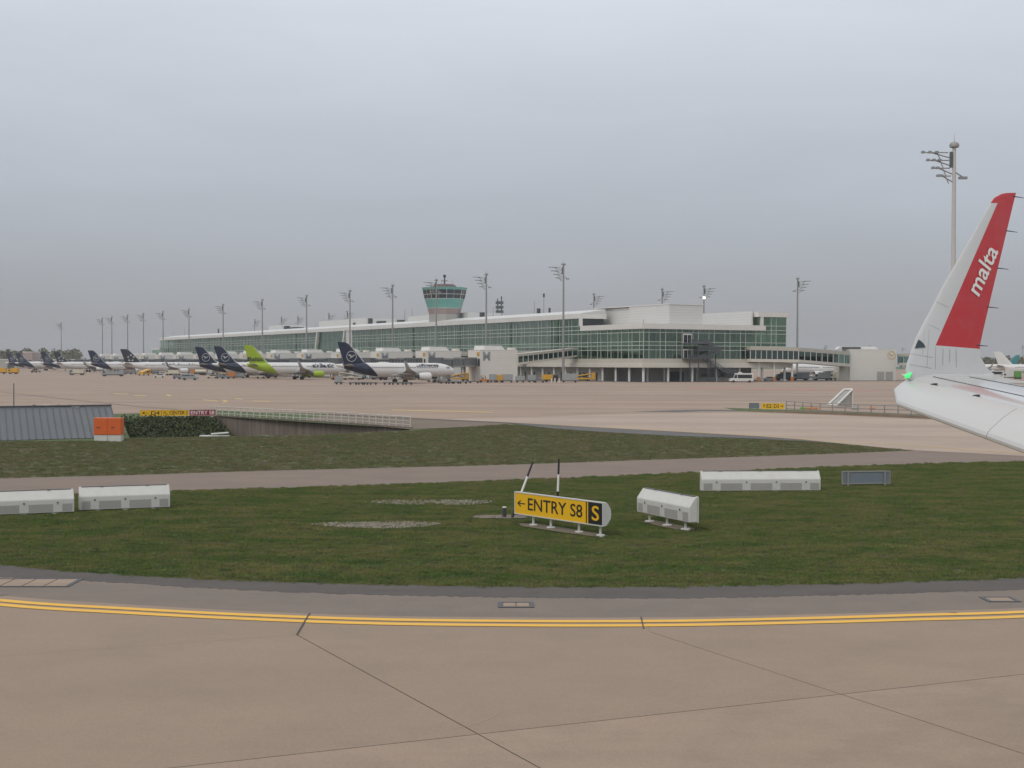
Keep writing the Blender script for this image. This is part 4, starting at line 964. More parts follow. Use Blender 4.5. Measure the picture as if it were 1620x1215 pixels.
for i, p in enumerate(boxes):
    bridge(p+V*(-.2)+U*5, p+V*(-26)+U*(-22) if i != 1 else p+V*(-24)+U*(-6), i)
    q = p+V*13.5+U*3
    e = T(0, (p-C0).dot(U)+3-(36 if i == 0 else -4)); 
    if i == 0:
        corridor('glazed corridor climbing from the clear gate building to the terminal side', [(pt(819.5, 452), 5.3, 8.9), (pt(913, 479), 8.1, 11.2)], 12, 3.6, 'pane2')
    elif i < 11:
        corridor('glazed corridor linking a gate building to the terminal side', [(Vector((q.x, q.y, 0)), 5.4, 9.2), (Vector((e.x, e.y, 0)), 6.4, 10.2)], 6, 3.6, 'pane2', group='corridors to the gate buildings')
# right-hand white gate box with round emblem
g0 = pt(1344, 498); root = thing('gate_building', 'white clad gate building with round gold bird emblem', 'gate building', tuple(g0))
MB().box(0, 16.6, 0, 12, 0, 11.0).build('wall', M['cladM'], root); MB().box(-.08, 16.68, -.08, 12.1, 11.003, 11.25).build('parapet', M['white_m'], root)
MB().box(-3.5, 0, .6, 9, 0, 4.9).build('annex', M['cream'], root)
for x_ in (9.8, 12.9): MB().box(x_, x_+2.6, -.08, -.01, .05, 3.2).build('roller_door', M['panel_g'], root)
mb = MB(); mb.extr([(-3, 11.25), (12, 11.25), (10.5, 12.2), (-2, 12.2)], 'y', 6, 11).build('roof_hood', M['white_m'], root)
MB().box(-1.5, 5, 4.2, 5.5, 11.26, 12.0).build('roof_duct', M['dark'], root)
def annulus(mb, c, r0, r1, ax, ay, n_=28):
    c = Vector(c); ax = Vector(ax); ay = Vector(ay); ring_ = lambda r_: [c+ax*(r_*math.cos(2*math.pi*i/n_))+ay*(r_*math.sin(2*math.pi*i/n_)) for i in range(n_)]
    return mb.add(ring_(r0)+ring_(r1), [(i, (i+1) % n_, n_+(i+1) % n_, n_+i) for i in range(n_)])
BIRD = [[(-.95, .12), (-.55, .30), (-.28, .22), (-.08, -.02), (-.02, -.12), (-.38, -.30), (-.50, -.44), (-.28, -.34), (.02, -.26), (.30, -.02), (.62, .22), (.92, .30), (.66, .02), (.36, -.20), (.08, -.36)]]
BIRD_UP = [(-.80, .18), (-.52, .34), (-.22, .26), (-.02, .02), (.08, -.02), (.50, .22), (.86, .30), (.58, .08), (.16, -.22), (-.30, -.46), (-.56, -.52), (-.22, -.30), (-.12, -.20), (-.30, -.02), (-.52, .06)]
def emblem(c, r_, ax, ay, parent, m, bw=.13):
    mb = MB(); annulus(mb, c, r_*(1-bw), r_, ax, ay); c = Vector(c); ax = Vector(ax); ay = Vector(ay)
    mb.poly([c+ax*(x*r_*.86)+ay*(y*r_*.9+.05*r_) for x, y in BIRD_UP]); return mb.build('emblem', m, parent)
emblem((15.0, -.05, 9.0), 1.45, (1, 0, 0), (0, 0, 1), root, M['gold'], .16)
corridor('short glazed corridor leaving the right side of the emblem gate building', [(pt(1419.5, 500), 5.6, 9.6), (pt(1470, 470), 5.6, 9.6)], 5, 4, 'pane2')

# ------------------------------------------------------------------ floodlight masts
def mast_proto(side):
    r = thing('floodlight_mast', 'tall grey floodlight mast with stepped lamp arms', 'mast', (0, 0, 0), 0, 'floodlight masts')
    MB().tube((0, 0, 0), (0, 0, 38.2), .45, .26, 12).build('pole', M['galv'], r, smooth=True)
    MB().loft([[Vector((q*math.cos(a), q*math.sin(a), z)) for a in [math.pi*i/6 for i in range(12)]] for q, z in ((.4, 37.9), (.70, 38.0), (.74, 38.35), (.55, 38.65), (.1, 38.8))]).build('head_drum', M['galv'], r, smooth=50)
    MB().tube((0, 0, 38.7), (0, 0, 39.9), .04, .02, 5).build('lightning_rod', M['galv'], r)
    for k in range(4):
        z = 37.2-k*1.15; x0, x1 = side*.2, side*(4.6-k*.75)
        ar = MB().tube((x0, 0, z-.9), (x1*.75, 0, z), .09, None, 6).tube((x1*.2, 0, z), (x1, 0, z), .085, None, 6).tube((x1*.55, 0, z), (x1*.55-side*.5, 0, z-1.1), .08, None, 5).build('arm', M['galv'], r)
        for j in range(3 if k < 2 else 2):
            xx = x1*(1-.22*j); MB().hexa([(xx-.27, -.25, z-.1), (xx+.27, -.25, z-.1), (xx+.27, .25, z-.1), (xx-.27, .25, z-.1), (xx-.22, -.22, z+.22), (xx+.22, -.22, z+.22), (xx+.22, .22, z+.22), (xx-.22, .22, z+.22)]).build('lamp', M['grey'], ar)
    a2 = MB().tube((0, 0, 34.4), (-side*1.3, 0, 33.6), .10, None, 6).build('arm', M['galv'], r); MB().box(-side*1.3-.6, -side*1.3+.6, -.3, .3, 33.3, 33.65).build('lamp', M['grey'], a2)
    MB().box(.3*side, .62*side, -.3, .3, 35.0, 37.3).build('ladder_cage', M['darkg'], r)
    return r
def place_masts(proto, lst):
    for i, (x_, yt, lb, D_) in enumerate(lst):
        o = proto if i == 0 else copy_tree(proto)
        hz = 574+.0026*(x_-810); D_ = D_ or 33.0*F/(hz-yt); o.location = (XY(x_, D_), D_, 0); o['label'] = lb; 
        if D_ > 1300: o.scale = (.8, .8, .62)
        yield o
LB = 'grey floodlight mast with lamp arms just beyond the far end of the terminal'
LR = 'floodlight mast showing above the terminal roof from beyond'
pl_ = mast_proto(-1)
list(place_masts(pl_, [(1507, 223, 'tallest pale floodlight mast, rising behind the red winglet', None), (891, 416, 'floodlight mast standing in front of the glazed corridor and grey container', 455), (769, 431, 'floodlight mast rising behind the roof of the clear gate building', None), (690, 440, 'floodlight mast crossing in front of the turquoise control tower', None), (621, 449, 'floodlight mast between the control tower and the slanted glass bay', None), (553.5, 457.5, 'floodlight mast in front of the slanted glass bay of the terminal', None), (485, 465.5, 'floodlight mast standing above the nose of the lime tailed jet', None), (415, 472, 'floodlight mast standing above the body of the lime tailed jet', None), (353, 480, 'floodlight mast just beside the navy tail next to the lime tail', None),
    (299, 487, 'floodlight mast above the wide lettering of the long white jet', None), (258, 491.5, 'floodlight mast in front of the stepped far end of the terminal', None), (227, 494.5, LB, None), (202, 497, LB, None), (177, 499.5, LB, None), (162, 502, LB, None), (97, 509.5, 'floodlight mast standing alone before the far trees and dark tails', None)]))
pr_ = mast_proto(1)
ms = list(place_masts(pr_, [(1261, 437, 'floodlight mast beyond the terminal end, standing clear against the sky', 528), (1047, 455, LR, None), (939, 463, LR, None), (549, 491, LR, None), (520, 494.5, LR, None), (471, 499, LR, None), (445, 500.5, LR, None), (403, 504, LR, None),
    (1113, 450, 'floodlight mast with one lamp lit above the terminal roof', None)]))
near = [k for k in KIDS[pl_.name] if k.name.startswith('pole')][0]; near.data = near.data.copy(); near.data.materials[0] = paint('pale_mast_paint', (.50, .49, .47), .5, 0, .25, .3)
lit = ms[-1]; mb = MB().box(-.3, .35, -.5, .1, 33.0, 33.8).build('lit_lamp', emit('lit_floodlamp', (1, .95, .85), 9), lit)
LF = 'distant slim floodlight mast beyond the emblem gate building'
list(place_masts(copy_tree(pr_), [(1305, 523, LF, 1330), (1374, 521, LF, 1330), (1303.5, 534, LF, 1550), (1365, 535, LF, 1550), (1427, 536, LF, 1550), (1617, 516, LF, 1330), (1449, 522, LF, 1330)]))

# ------------------------------------------------------------------ parked aircraft
WHITE_AC = (.66, .65, .63); NAVY = (.007, .014, .040); LIME = (.30, .42, .012); DARKT = (.02, .024, .03)
_am = {}
def ac_mats(kind, s):
    k = (kind, round(s, 2))
    if k in _am: return _am[k]
    base = WHITE_AC
    if kind == 'navy': over, pl = NAVY, [(-1, 0, -1.0, -5.2*s), (1, 0, .37, 15.9*s)]
    elif kind == 'lime': over, pl = LIME, [(-1, 0, -1.0, -5.6*s), (1, 0, .37, 16.4*s)]
    else: over, pl = DARKT, [(-1, 0, 0, -60)]
    d = {'body': two_tone('fuselage_'+kind+str(k[1]), base, over, pl, .3), 'fin': paint('fin_'+kind+str(k[1]), {'navy': NAVY, 'lime': LIME, 'star': DARKT, 'white': WHITE_AC}[kind], .35, 0, .04, .5),
         'eng': paint('nacelle_'+kind+str(k[1]), LIME if kind == 'lime' else WHITE_AC, .35, 0, .1), 'wing': paint('wing_grey'+kind+str(k[1]), (.36, .36, .35), .4, 0, .15),
         'let': paint('title_'+kind+str(k[1]), NAVY if kind != 'star' else (.16, .16, .17), .5, 0, .02)}
    _am[k] = d; return d
def jet(label, kind, loc, rz, title=None, tail_txt=None, s=1.0, Lf=1.0, group='aircraft parked along the terminal'):
    m = ac_mats(kind, s); r = thing('parked_aircraft', label, 'aircraft', loc, rz, group)
    st = [(17.7, 3.30, .06), (17.45, 3.33, .42), (16.9, 3.45, .85), (15.9, 3.62, 1.28), (14.7, 3.75, 1.62), (13.3, 3.82, 1.86), (11.5, 3.85, 1.98), (6, 3.85, 1.98), (0, 3.85, 1.98), (-5.5, 3.85, 1.98), (-8.5, 3.97, 1.88), (-11.5, 4.22, 1.62), (-14.5, 4.58, 1.22), (-17.2, 4.92, .75), (-19.2, 5.13, .4), (-19.9, 5.2, .2)]
    st = [(x*s*Lf, z*s, q*s) for x, z, q in st]; n_ = 24
    body = MB().loft([[Vector((x, q*math.cos(2*math.pi*i/n_), z+q*1.04*math.sin(2*math.pi*i/n_))) for i in range(n_)] for x, z, q in st]).build('fuselage', m['body'], r, smooth=50)
    MB().extr([(5.5, 1.85), (6.5, 2.4), (-4.5, 2.4), (-3.5, 1.85)], 'y', -1.5, 1.5)
    fr = MB().loft([[Vector((x*s, 1.75*w*s*math.cos(2*math.pi*i/12), (2.35+.62*w*math.sin(2*math.pi*i/12))*s)) for i in range(12)] for x, w in ((7.5, .3), (5.5, .9), (1, 1), (-3, .9), (-5.5, .3))]).build('belly_fairing', m['eng'] if kind != 'lime' else _am[('lime', round(s, 2))]['wing'], r, smooth=60)
    L_ = Lf
    fin = MB(); foil(fin, [((-9.6*s*L_, 0, 5.55*s), (-17.2*s*L_, 0, 5.2*s), .55*s, (0, 1, 0)), ((-11.4*s*L_, 0, 6.1*s), (-17.5*s*L_, 0, 6.0*s), .55*s, (0, 1, 0)), ((-15.9*s*L_, 0, 11.2*s), (-19.25*s*L_, 0, 11.2*s), .32*s, (0, 1, 0)), ((-17.0*s*L_, 0, 11.8*s), (-19.4*s*L_, 0, 11.8*s), .2*s, (0, 1, 0))])
    fo = fin.build('fin', m['fin'], r, smooth=40)
    MB().tube((-11.3*s*L_, 0, 6.12*s), (-15.8*s*L_, 0, 11.25*s), .10*s, .08*s, 6).build('fin_leading_edge', m['eng'] if kind == 'star' else M['white_m'], fo)
    for sg in (-1, 1):
        w = MB(); foil(w, [((-14.4*s*L_, sg*.6*s, 4.9*s), (-17.9*s*L_, sg*.5*s, 5.0*s), .4*s, (0, 0, 1)), ((-17.3*s*L_, sg*6.2*s, 5.5*s), (-18.8*s*L_, sg*6.2*s, 5.5*s), .15*s, (0, 0, 1))]); w.build('tailplane', m['fin'] if kind in ('navy', 'lime') and False else m['wing'], r, smooth=40)
        w = MB(); up = (0, 0, 1); out_ = Vector((0, -sg*.95, .3))
        foil(w, [((5.6*s, sg*1.2*s, 2.6*s), (-1.3*s, sg*1.2*s, 2.7*s), .9*s, up), ((2.6*s, sg*6.2*s, 3.05*s), (-1.6*s, sg*6.2*s, 3.1*s), .5*s, up), ((-3.5*s, sg*16.2*s, 4.0*s), (-5.1*s, sg*16.2*s, 4.0*s), .2*s, up), ((-4.1*s, sg*16.7*s, 4.3*s), (-5.5*s, sg*16.7*s, 4.3*s), .16*s, out_), ((-5.6*s, sg*17.3*s, 6.4*s), (-6.3*s, sg*17.3*s, 6.4*s), .08*s, out_)]); w.build('wing', m['wing'], r, smooth=50)
        for j, (yf, xf) in enumerate(((4.2, -1.6), (8.5, -2.2), (12, -3.4))): MB().tube((xf*s+1.6*s, sg*yf*s, 2.75*s+.06*yf*s*0), (xf*s-1.2*s, sg*yf*s, 2.75*s), .22*s, .08*s, 6).build('flap_fairing', m['wing'], r)
        ey = sg*5.75*s; pr = [(7.1, 1.0), (6.9, 1.13), (6.2, 1.2), (4.8, 1.16), (3.6, .98), (3.3, .86)]
        e = MB().loft([[Vector((x*s, ey+q*s*math.cos(2*math.pi*i/16), (1.98+q*math.sin(2*math.pi*i/16))*s)) for i in range(16)] for x, q in pr], cap=False).build('engine_nacelle', m['eng'], r, smooth=50)
        MB().tube((6.6*s, ey, 1.98*s), (6.55*s, ey, 1.98*s), 1.02*s, None, 16).build('fan', M['dark'], e)
        MB().tube((3.8*s, ey, 1.98*s), (2.3*s, ey, 1.98*s), .62*s, .3*s, 12).build('exhaust_cone', M['darkg'], e)
        MB().extr([(6.2*s, 2.9*s), (3.0*s, 3.0*s), (1.2*s, 3.0*s), (3.2*s, 2.3*s)], 'y', ey-.18*s, ey+.18*s).build('pylon', m['wing'], e)
        g = MB().tube((0, sg*3.8*s, .6*s), (0, sg*3.6*s, 2.8*s), .17*s, None, 8).build('main_gear', M['galv'], r)
        for dy in (-.42, .42): MB().wheel((0, sg*3.8*s+dy*s, .58*s), .58*s, .4*s).build('wheel', M['rubber'], g)
    g = MB().tube((12.6*s*L_, 0, .45*s), (12.7*s*L_, 0, 2.4*s), .12*s, None, 8).build('nose_gear', M['galv'], r)
    for dy in (-.25, .25): MB().wheel((12.6*s*L_, dy*s, .4*s), .4*s, .22*s).build('wheel', M['rubber'], g)
    def rad(x):
        for (x0, z0, q0), (x1, z1, q1) in zip(st[:-1], st[1:]):
            if x1 <= x <= x0: f = (x0-x)/(x0-x1); return z0+(z1-z0)*f, q0+(q1-q0)*f
        return st[-1][1], st[-1][2]
    def surf(x, h, sg, off=.03):
        z, q = rad(x); v = max(-.99, min(.99, (h-z)/(q*1.04))); return (x, sg*(q*math.sqrt(1-v*v)+off), h)
    for sg in (-1, 1):
        mb = MB(); x = 11.3*s*L_
        while x > -10.2*s*L_:
            if not (1.0*s < x < 2.3*s): mb.add([surf(x, 4.35*s, sg), surf(x-.26*s, 4.35*s, sg), surf(x-.26*s, 4.75*s, sg), surf(x, 4.75*s, sg)], [(0, 1, 2, 3)])
            x -= .54*s
        mb.build('cabin_windows', M['winglass'], body, kind='stuff')
        for k, xx in enumerate((15.35, 14.65)): MB().add([surf((xx+.3)*s*L_, 4.25*s, sg), surf((xx-.32)*s*L_, 4.32*s, sg), surf((xx-.42)*s*L_, 4.82*s, sg), surf((xx+.02)*s*L_, 4.78*s, sg)], [(0, 1, 2, 3)]).build('cockpit_window', M['winglass'], body)
        for xx in (12.6, -11.2):
            mb = MB(); a, b = xx*s*L_, (xx-.82)*s*L_
            for x_ in (a, b): mb.add([surf(x_, 3.4*s, sg), surf(x_-.05, 3.4*s, sg), surf(x_-.05, 4.4*s, sg), surf(x_-.05, 5.2*s, sg), surf(x_, 5.2*s, sg), surf(x_, 4.4*s, sg)], [(0, 1, 2, 3, 4, 5)])
            mb.build('door_outline', M['panel_g'], body)
        if title:
            txt, xa, xb, h0, h1 = title; xa, xb = (xa, xb) if sg < 0 else (xb, xa)
            mb = MB(); text(mb, txt, lambda u, v: surf((xa+(xb-xa)*u)*s*L_, (h0+(h1-h0)*v)*s, sg, .06), .035); mb.build('title', m['let'], body)
        c = Vector((-15.25*s*L_, sg*.36*s, 7.75*s)); ax = (-sg, 0, 0); ax = (1, 0, 0) if sg < 0 else (-1, 0, 0)
        if kind == 'navy': emblem(c, 1.55*s, ax, (0, 0, 1), fo, M['logo'], .1)
        if kind == 'star':
            mb = MB()
            for k in range(5):
                a = math.pi/2+k*2*math.pi/5; cc = c+Vector(ax)*(1.25*s*math.cos(a))+Vector((0, 0, 1.25*s*math.sin(a)))
                mb.poly([cc+Vector(ax)*(.52*s*q*math.cos(a+b))+Vector((0, 0, .52*s*q*math.sin(a+b))) for b, q in ((0, 1), (1.25, .8), (2.4, 1.05), (3.14, .3), (3.9, 1.05), (5.03, .8))])
            mb.build('emblem', M['logo'], fo)
        if tail_txt:
            x0, x1 = (-18.0, -12.4) if sg < 0 else (-12.4, -18.0); mb = MB(); text(mb, tail_txt, lambda u, v: ((x0+(x1-x0)*u)*s*L_, sg*(.36*s), (6.35+1.35*v)*s), .02); mb.build('tail_title', M['black'], fo)
    if kind == 'navy' and s == 1.0: MB().loft([[Vector((x, .45*w*math.cos(a), 5.88+.28*w*math.sin(a))) for a in [math.pi*i/6 for i in range(12)]] for x, w in ((-3.2, .2), (-4.2, 1), (-6.3, 1), (-7.4, .2))]).build('antenna_dome', M['white_m'], body, smooth=60)
    return r
G1 = Vector((XY(633, 406), 406, 0))
def stand_at(tail_px, xt=-18.4, along_off=0.0):
    k = (tail_px-CX)/F; o_ = G1+V*(xt+along_off)      # tail tip lies at o_ + U*t
    t = (o_.x-k*o_.y)/(k*U.y-U.x); return G1+U*t+V*along_off
jet('nearest white jet with navy tail and dark name on its side', 'navy', tuple(stand_at(539)), RZ, ('Lufthansa', 4.5, 11.7, 4.86, 5.72))
jet('white jet with lime green tail and lime engines', 'lime', tuple(stand_at(390, -18.4, -1)), RZ, ('airBaltic', 4.5, 12.4, 4.15, 5.65), 'Baltic', 1.0)
jet('white jet with navy tail next to the lime green tailed jet', 'navy', tuple(stand_at(342.5)), RZ)
jet('white jet with navy tail at the nose of the long lettered jet', 'navy', tuple(stand_at(312.5)), RZ)
jet('long white jet with black star ring tail and wide spaced lettering', 'star', tuple(stand_at(196, -18.4*1.12)), RZ, ('STAR ALLIANCE', -3.2, 13.2, 4.55, 5.55), None, 1.0, 1.15)
jet('white jet with navy tail overlapping the long lettered white jet', 'navy', tuple(stand_at(142)), RZ)
jet('white jet with black star ring tail close to the far trees', 'star', tuple(stand_at(87.5)), RZ, ('STAR ALLIANCE', -3.2, 12.2, 4.55, 5.55))
FJ = 'far white jet with navy tail in the row by the low hangars'
for x_ in (66.5, 27, 12): jet(FJ, 'navy', tuple(stand_at(x_)), RZ)
# right side
q = pt(1642, 640); jet('all white jet parked beyond the wing tip', 'white', tuple(q), R(-14), group='aircraft beyond the wing')
q = pt(1564, 900); jt = jet('jet behind the winglet showing only its teal tail', 'white', tuple(q), R(150), group='aircraft beyond the wing')
for k in KIDS[jt.name]:
    if k.name.startswith('fin'): k.data.materials[0] = M['teal']
q = pt(1300, 540); jet('white jet mostly hidden behind the corridor and gate building', 'white', tuple(q), R(200), group='aircraft beyond the wing')

# ------------------------------------------------------------------ ground vehicles
def wheels(r, xs, y, rr=.42, w=.3):
    for x_ in xs:
        for sg in (-1, 1): MB().wheel((x_, sg*y, rr), rr, w, 10).build('wheel', M['rubber'], r)
def v_truck(r, m, L_=6, h=2.9, mc=None):
    MB().box(-L_/2, L_/2-1.9, -1.15, 1.15, .75, h).build('cargo_body', M[m], r, bevel=.05)
    MB().extr([(L_/2-1.85, .55), (L_/2, .55), (L_/2, 1.35), (L_/2-.45, 2.3), (L_/2-1.85, 2.3)], 'y', -1.1, 1.1).build('cab', M[mc or m], r, bevel=.05)
    MB().hexa([(L_/2-.02, -.95, 1.4), (L_/2+.02, -.95, 1.4), (L_/2+.02, .95, 1.4), (L_/2-.02, .95, 1.4), (L_/2-.46, -.9, 2.2), (L_/2-.40, -.9, 2.2), (L_/2-.40, .9, 2.2), (L_/2-.46, .9, 2.2)]).build('windscreen', M['winglass'], r)
    for sg in (-1, 1): MB().box(L_/2-1.4, L_/2-.6, sg*1.105-.01, sg*1.105+.01, 1.4, 2.1).build('side_window', M['winglass'], r)
    MB().box(-L_/2+.1, L_/2-.2, -.9, .9, .45, .74).build('chassis', M['dark'], r); wheels(r, (-L_/2+1.2, L_/2-1.0), 1.0)
def v_tractor(r, m):
    MB().extr([(-1.6, .35), (1.6, .35), (1.6, 1.0), (.5, 1.1), (.4, 1.05), (-1.6, 1.05)], 'y', -.75, .75).build('body', M[m], r, bevel=.04)
    for x_, y_ in ((-.9, -.65), (-.9, .65), (.35, -.65), (.35, .65)): MB().box(x_-.05, x_+.05, y_-.05, y_+.05, 1.05, 1.95).build('roof_post', M['dark'], r)
    MB().box(-1.05, .5, -.75, .75, 1.95, 2.05).build('cab_roof', M[m], r); MB().box(-.6, -.15, -.4, .4, 1.05, 1.5).build('seat', M['dark'], r); wheels(r, (-1.05, 1.05), .68, .38, .25)
def v_cart(r, m, cover=True):
    MB().box(-1.6, 1.6, -.75, .75, .45, .6).build('deck', M['dark'], r)
    if cover:
        MB().box(-1.6, 1.6, -.78, .78, 1.95, 2.1).build('cover', M[m], r)
        for x_ in (-1.55, 1.5): MB().box(x_, x_+.06, -.75, .75, .6, 1.95).build('end_wall', M[m], r)
        MB().box(-.03, .03, -.7, .7, .6, 1.94).build('divider', M[m], r); MB().box(-1.4, 1.4, -.55, .55, .6, 1.4).build('curtain', M['slate'], r)
    else:
        MB().box(-1.5, 1.5, -.7, .7, .6, .75).build('roller_bed', M['grey'], r); MB().box(-1.6, -1.5, -.75, .75, .6, .95).build('end_stop', M['galv'], r)
    MB().box(1.6, 2.5, -.05, .05, .42, .5).build('tow_bar', M['dark'], r); wheels(r, (-1.1, 1.1), .6, .25, .18)
def v_container(r, m, L_=3.2, h=1.63):
    MB().extr([(-L_/2, .62), (L_/2-.4, .62), (L_/2, 1.05), (L_/2, .62+h), (-L_/2, .62+h)], 'y', -.78, .78).build('container', M[m], r, bevel=.02)
    for x_ in (-L_/2+.05, 0, L_/2-.5): MB().box(x_, x_+.06, -.82, -.781, .65, .6+h).build('rib', M['galv'], r)
    MB().box(-L_/2-.1, L_/2+.1, -.85, .85, .42, .6).build('dolly_frame', M['dark'], r); MB().box(L_/2+.1, L_/2+1, -.05, .05, .42, .5).build('tow_bar', M['dark'], r); wheels(r, (-L_/2+.5, L_/2-.5), .7, .25, .18)
def v_loader(r, m):
    MB().box(-4.2, 2.2, -1.3, 1.3, .6, 1.15).build('chassis', M[m], r, bevel=.04)
    MB().hexa([(-4.2, -1.2, 1.3), (3.6, -1.2, 2.5), (3.6, 1.2, 2.5), (-4.2, 1.2, 1.3), (-4.2, -1.2, 1.6), (3.6, -1.2, 2.85), (3.6, 1.2, 2.85), (-4.2, 1.2, 1.6)]).build('platform', M[m], r)
    for a, b in (((-3, -1, 1.1), (2.5, -1, 2.4)), ((-3, 1, 1.1), (2.5, 1, 2.4)), ((2, -1, 1.1), (-1.5, -1, 1.8)), ((2, 1, 1.1), (-1.5, 1, 1.8))): MB().tube(a, b, .12).build('scissor_arm', M['dark'], r)
    MB().box(2.25, 3.6, -1.2, 0, .6, 2.3).build('cab', M[m], r, bevel=.04); MB().box(3.605, 3.63, -1.1, -.1, 1.4, 2.2).build('windscreen', M['winglass'], r); wheels(r, (-3.2, 1.4), 1.05, .45)
def v_car(r, m):
    MB().extr([(-2.1, .3), (2.1, .3), (2.1, .75), (1.2, .92), (.55, 1.42), (-1.3, 1.45), (-2.05, 1.0)], 'y', -.85, .85).build('body', M[m], r, bevel=.06)
    MB().extr([(1.08, .95), (.5, 1.36), (-1.2, 1.38), (-1.75, 1.0)], 'y', -.865, .865).build('side_windows', M['winglass'], r); wheels(r, (-1.3, 1.3), .78, .32, .2)
def v_van(r, m, L_=5.6, h=2.5):
    MB().extr([(-L_/2, .4), (L_/2, .4), (L_/2, 1.1), (L_/2-.9, 1.35), (L_/2-1.7, h-.1), (L_/2-2.0, h), (-L_/2+.1, h), (-L_/2, h-.2)], 'y', -1, 1).build('body', M[m], r, bevel=.06)
    for sg in (-1, 1):
        MB().box(-L_/2+.5, L_/2-2.4, sg*1.005-.012, sg*1.005+.012, 1.35, h-.45).build('side_window', M['winglass'], r)
        MB().extr([(L_/2-1.05, 1.38), (L_/2-2.2, 1.38), (L_/2-2.2, h-.45), (L_/2-1.62, h-.45)], 'y', sg*1.005-.012, sg*1.005+.012).build('front_window', M['winglass'], r)
    MB().hexa([(L_/2-.93, -.85, 1.4), (L_/2-.86, -.85, 1.4), (L_/2-.86, .85, 1.4), (L_/2-.93, .85, 1.4), (L_/2-1.66, -.8, h-.2), (L_/2-1.58, -.8, h-.2), (L_/2-1.58, .8, h-.2), (L_/2-1.66, .8, h-.2)]).build('windscreen', M['winglass'], r)
    MB().box(-.3, .9, -.35, .35, h+.002, h+.28).build('roof_unit', M[m], r, bevel=.05); wheels(r, (-L_/2+1.2, L_/2-1.1), .9, .37, .25)
def v_tug(r, m):
    MB().extr([(-3.2, .3), (3.2, .3), (3.2, 1.0), (1.2, 1.15), (-3.2, 1.1)], 'y', -1.3, 1.3).build('body', M[m], r, bevel=.06); MB().box(1.3, 2.9, -.9, .9, 1.16, 1.9).build('cab', M['winglass'], r); MB().box(1.25, 2.95, -.95, .95, 1.9, 2.0).build('cab_roof', M[m], r); wheels(r, (-2.2, 2.2), 1.1, .55, .4)
def v_fuel(r, m):
    MB().loft([[Vector((x, 1.1*math.cos(a), 1.75+.85*math.sin(a))) for a in [math.pi*i/8 for i in range(16)]] for x in (-3.6, 1.4)]).build('tank', M[m], r, smooth=50); MB().extr([(1.55, .5), (3.5, .5), (3.5, 1.5), (3.1, 2.5), (1.55, 2.5)], 'y', -1.1, 1.1).build('cab', M['oran_v'], r, bevel=.05)
    MB().box(-3.6, 3.3, -.9, .9, .5, .88).build('chassis', M['dark'], r); MB().box(2.0, 3.0, -1.115, -1.1, 1.5, 2.3).build('side_window', M['winglass'], r); wheels(r, (-2.8, -1.6, 2.4), .95, .45)
KN = {v_truck: 'service_truck', v_tractor: 'baggage_tractor', v_cart: 'baggage_cart', v_container: 'container_dolly', v_loader: 'cargo_loader', v_car: 'car', v_van: 'minibus', v_tug: 'pushback_tug', v_fuel: 'fuel_truck'}
def veh(fn, x_, y_, ang, label, group, *a, **k):
    p = G(x_, y_); r = thing(KN[fn], label, KN[fn].replace('_', ' '), (p.x, p.y, .036), R(ang), group); fn(r, *a, **k); return r
GV = 'apron vehicles'
veh(v_truck, 2, 591.5, 185, 'yellow truck at the far end of the jet row, cut by the picture edge', GV, 'yell_v', 5)
veh(v_truck, 21, 591.7, 178, 'yellow box truck alone in front of the far navy tails', GV, 'yell_v', 5)
veh(v_tractor, 54, 589.6, 10, 'brown tractor under the belly of a far jet', GV, 'brown_v')
veh(v_tractor, 60, 589.3, 10, 'dark tractor under the belly of a far jet', GV, 'grey_v')
veh(v_truck, 122, 593.5, 172, 'cream and grey truck crossing in front of the star tailed far jet', GV, 'crea_v', 7, 2.6, 'grey_v')
veh(v_truck, 179, 595.5, 180, 'grey flat truck beneath the navy tail overlapping the lettered jet', GV, 'grey_v', 9, 2.0)
veh(v_tractor, 172, 593.2, 180, 'orange tractor behind the grey flat truck', GV, 'oran_v')
veh(v_cart, 203, 592.2, 5, 'orange covered cart under the tail of the lettered jet', GV, 'oran_v')
veh(v_cart, 211, 592.4, 5, 'white covered cart under the tail of the lettered jet', GV, 'whit_v')
veh(v_loader, 229, 594.3, 80, 'yellow loader below the black star ring tail', GV, 'yell_v')
veh(v_truck, 246, 592.0, 95, 'dark loading truck at the rear hold of the lettered jet', GV, 'slate', 6, 5.2)
veh(v_car, 252, 597.6, 190, 'small white car driving alone on the apron', GV, 'whit_v')
veh(v_cart, 281, 599.6, 5, 'cream covered cart, last of the train behind a grey van', GV, 'crea_v')
veh(v_cart, 288.5, 600.2, 5, 'cream covered cart hitched directly behind a grey van', GV, 'crea_v')
veh(v_van, 300, 601.5, 5, 'grey van pulling cream baggage carts', GV, 'grey_v', 5.6, 2.1)
veh(v_truck, 274, 594, 160, 'cream truck at the wing of the lettered jet', GV, 'crea_v', 7, 2.4)
veh(v_fuel, 314, 593.8, 180, 'cream tanker with orange cab by the nose of the lettered jet', GV, 'crea_v')
veh(v_car, 336, 598.8, 180, 'cream car below the navy tails', GV, 'crea_v')
veh(v_cart, 349, 599, 5, 'yellow covered cart below the navy tails', GV, 'yell_v')
veh(v_tractor, 357, 599.3, 5, 'slate blue tractor between yellow cart and orange container', GV, 'slate')
veh(v_container, 365, 599, 5, 'orange container on a dolly beside the lime jet tail', GV, 'oran_v')
veh(v_container, 377, 598.6, 5, 'grey container on a dolly under the lime jet tail', GV, 'cont', 4.5, 1.4)
veh(v_tractor, 412, 599, 20, 'cream tractor beneath the lime jet rear fuselage', GV, 'crea_v')
veh(v_truck, 425, 598, 10, 'dark low truck beneath the lime jet rear fuselage', GV, 'dark', 7, 1.7)
veh(v_tractor, 532, 601, 0, 'orange tractor ahead of the lime jet under the navy tail', GV, 'oran_v')
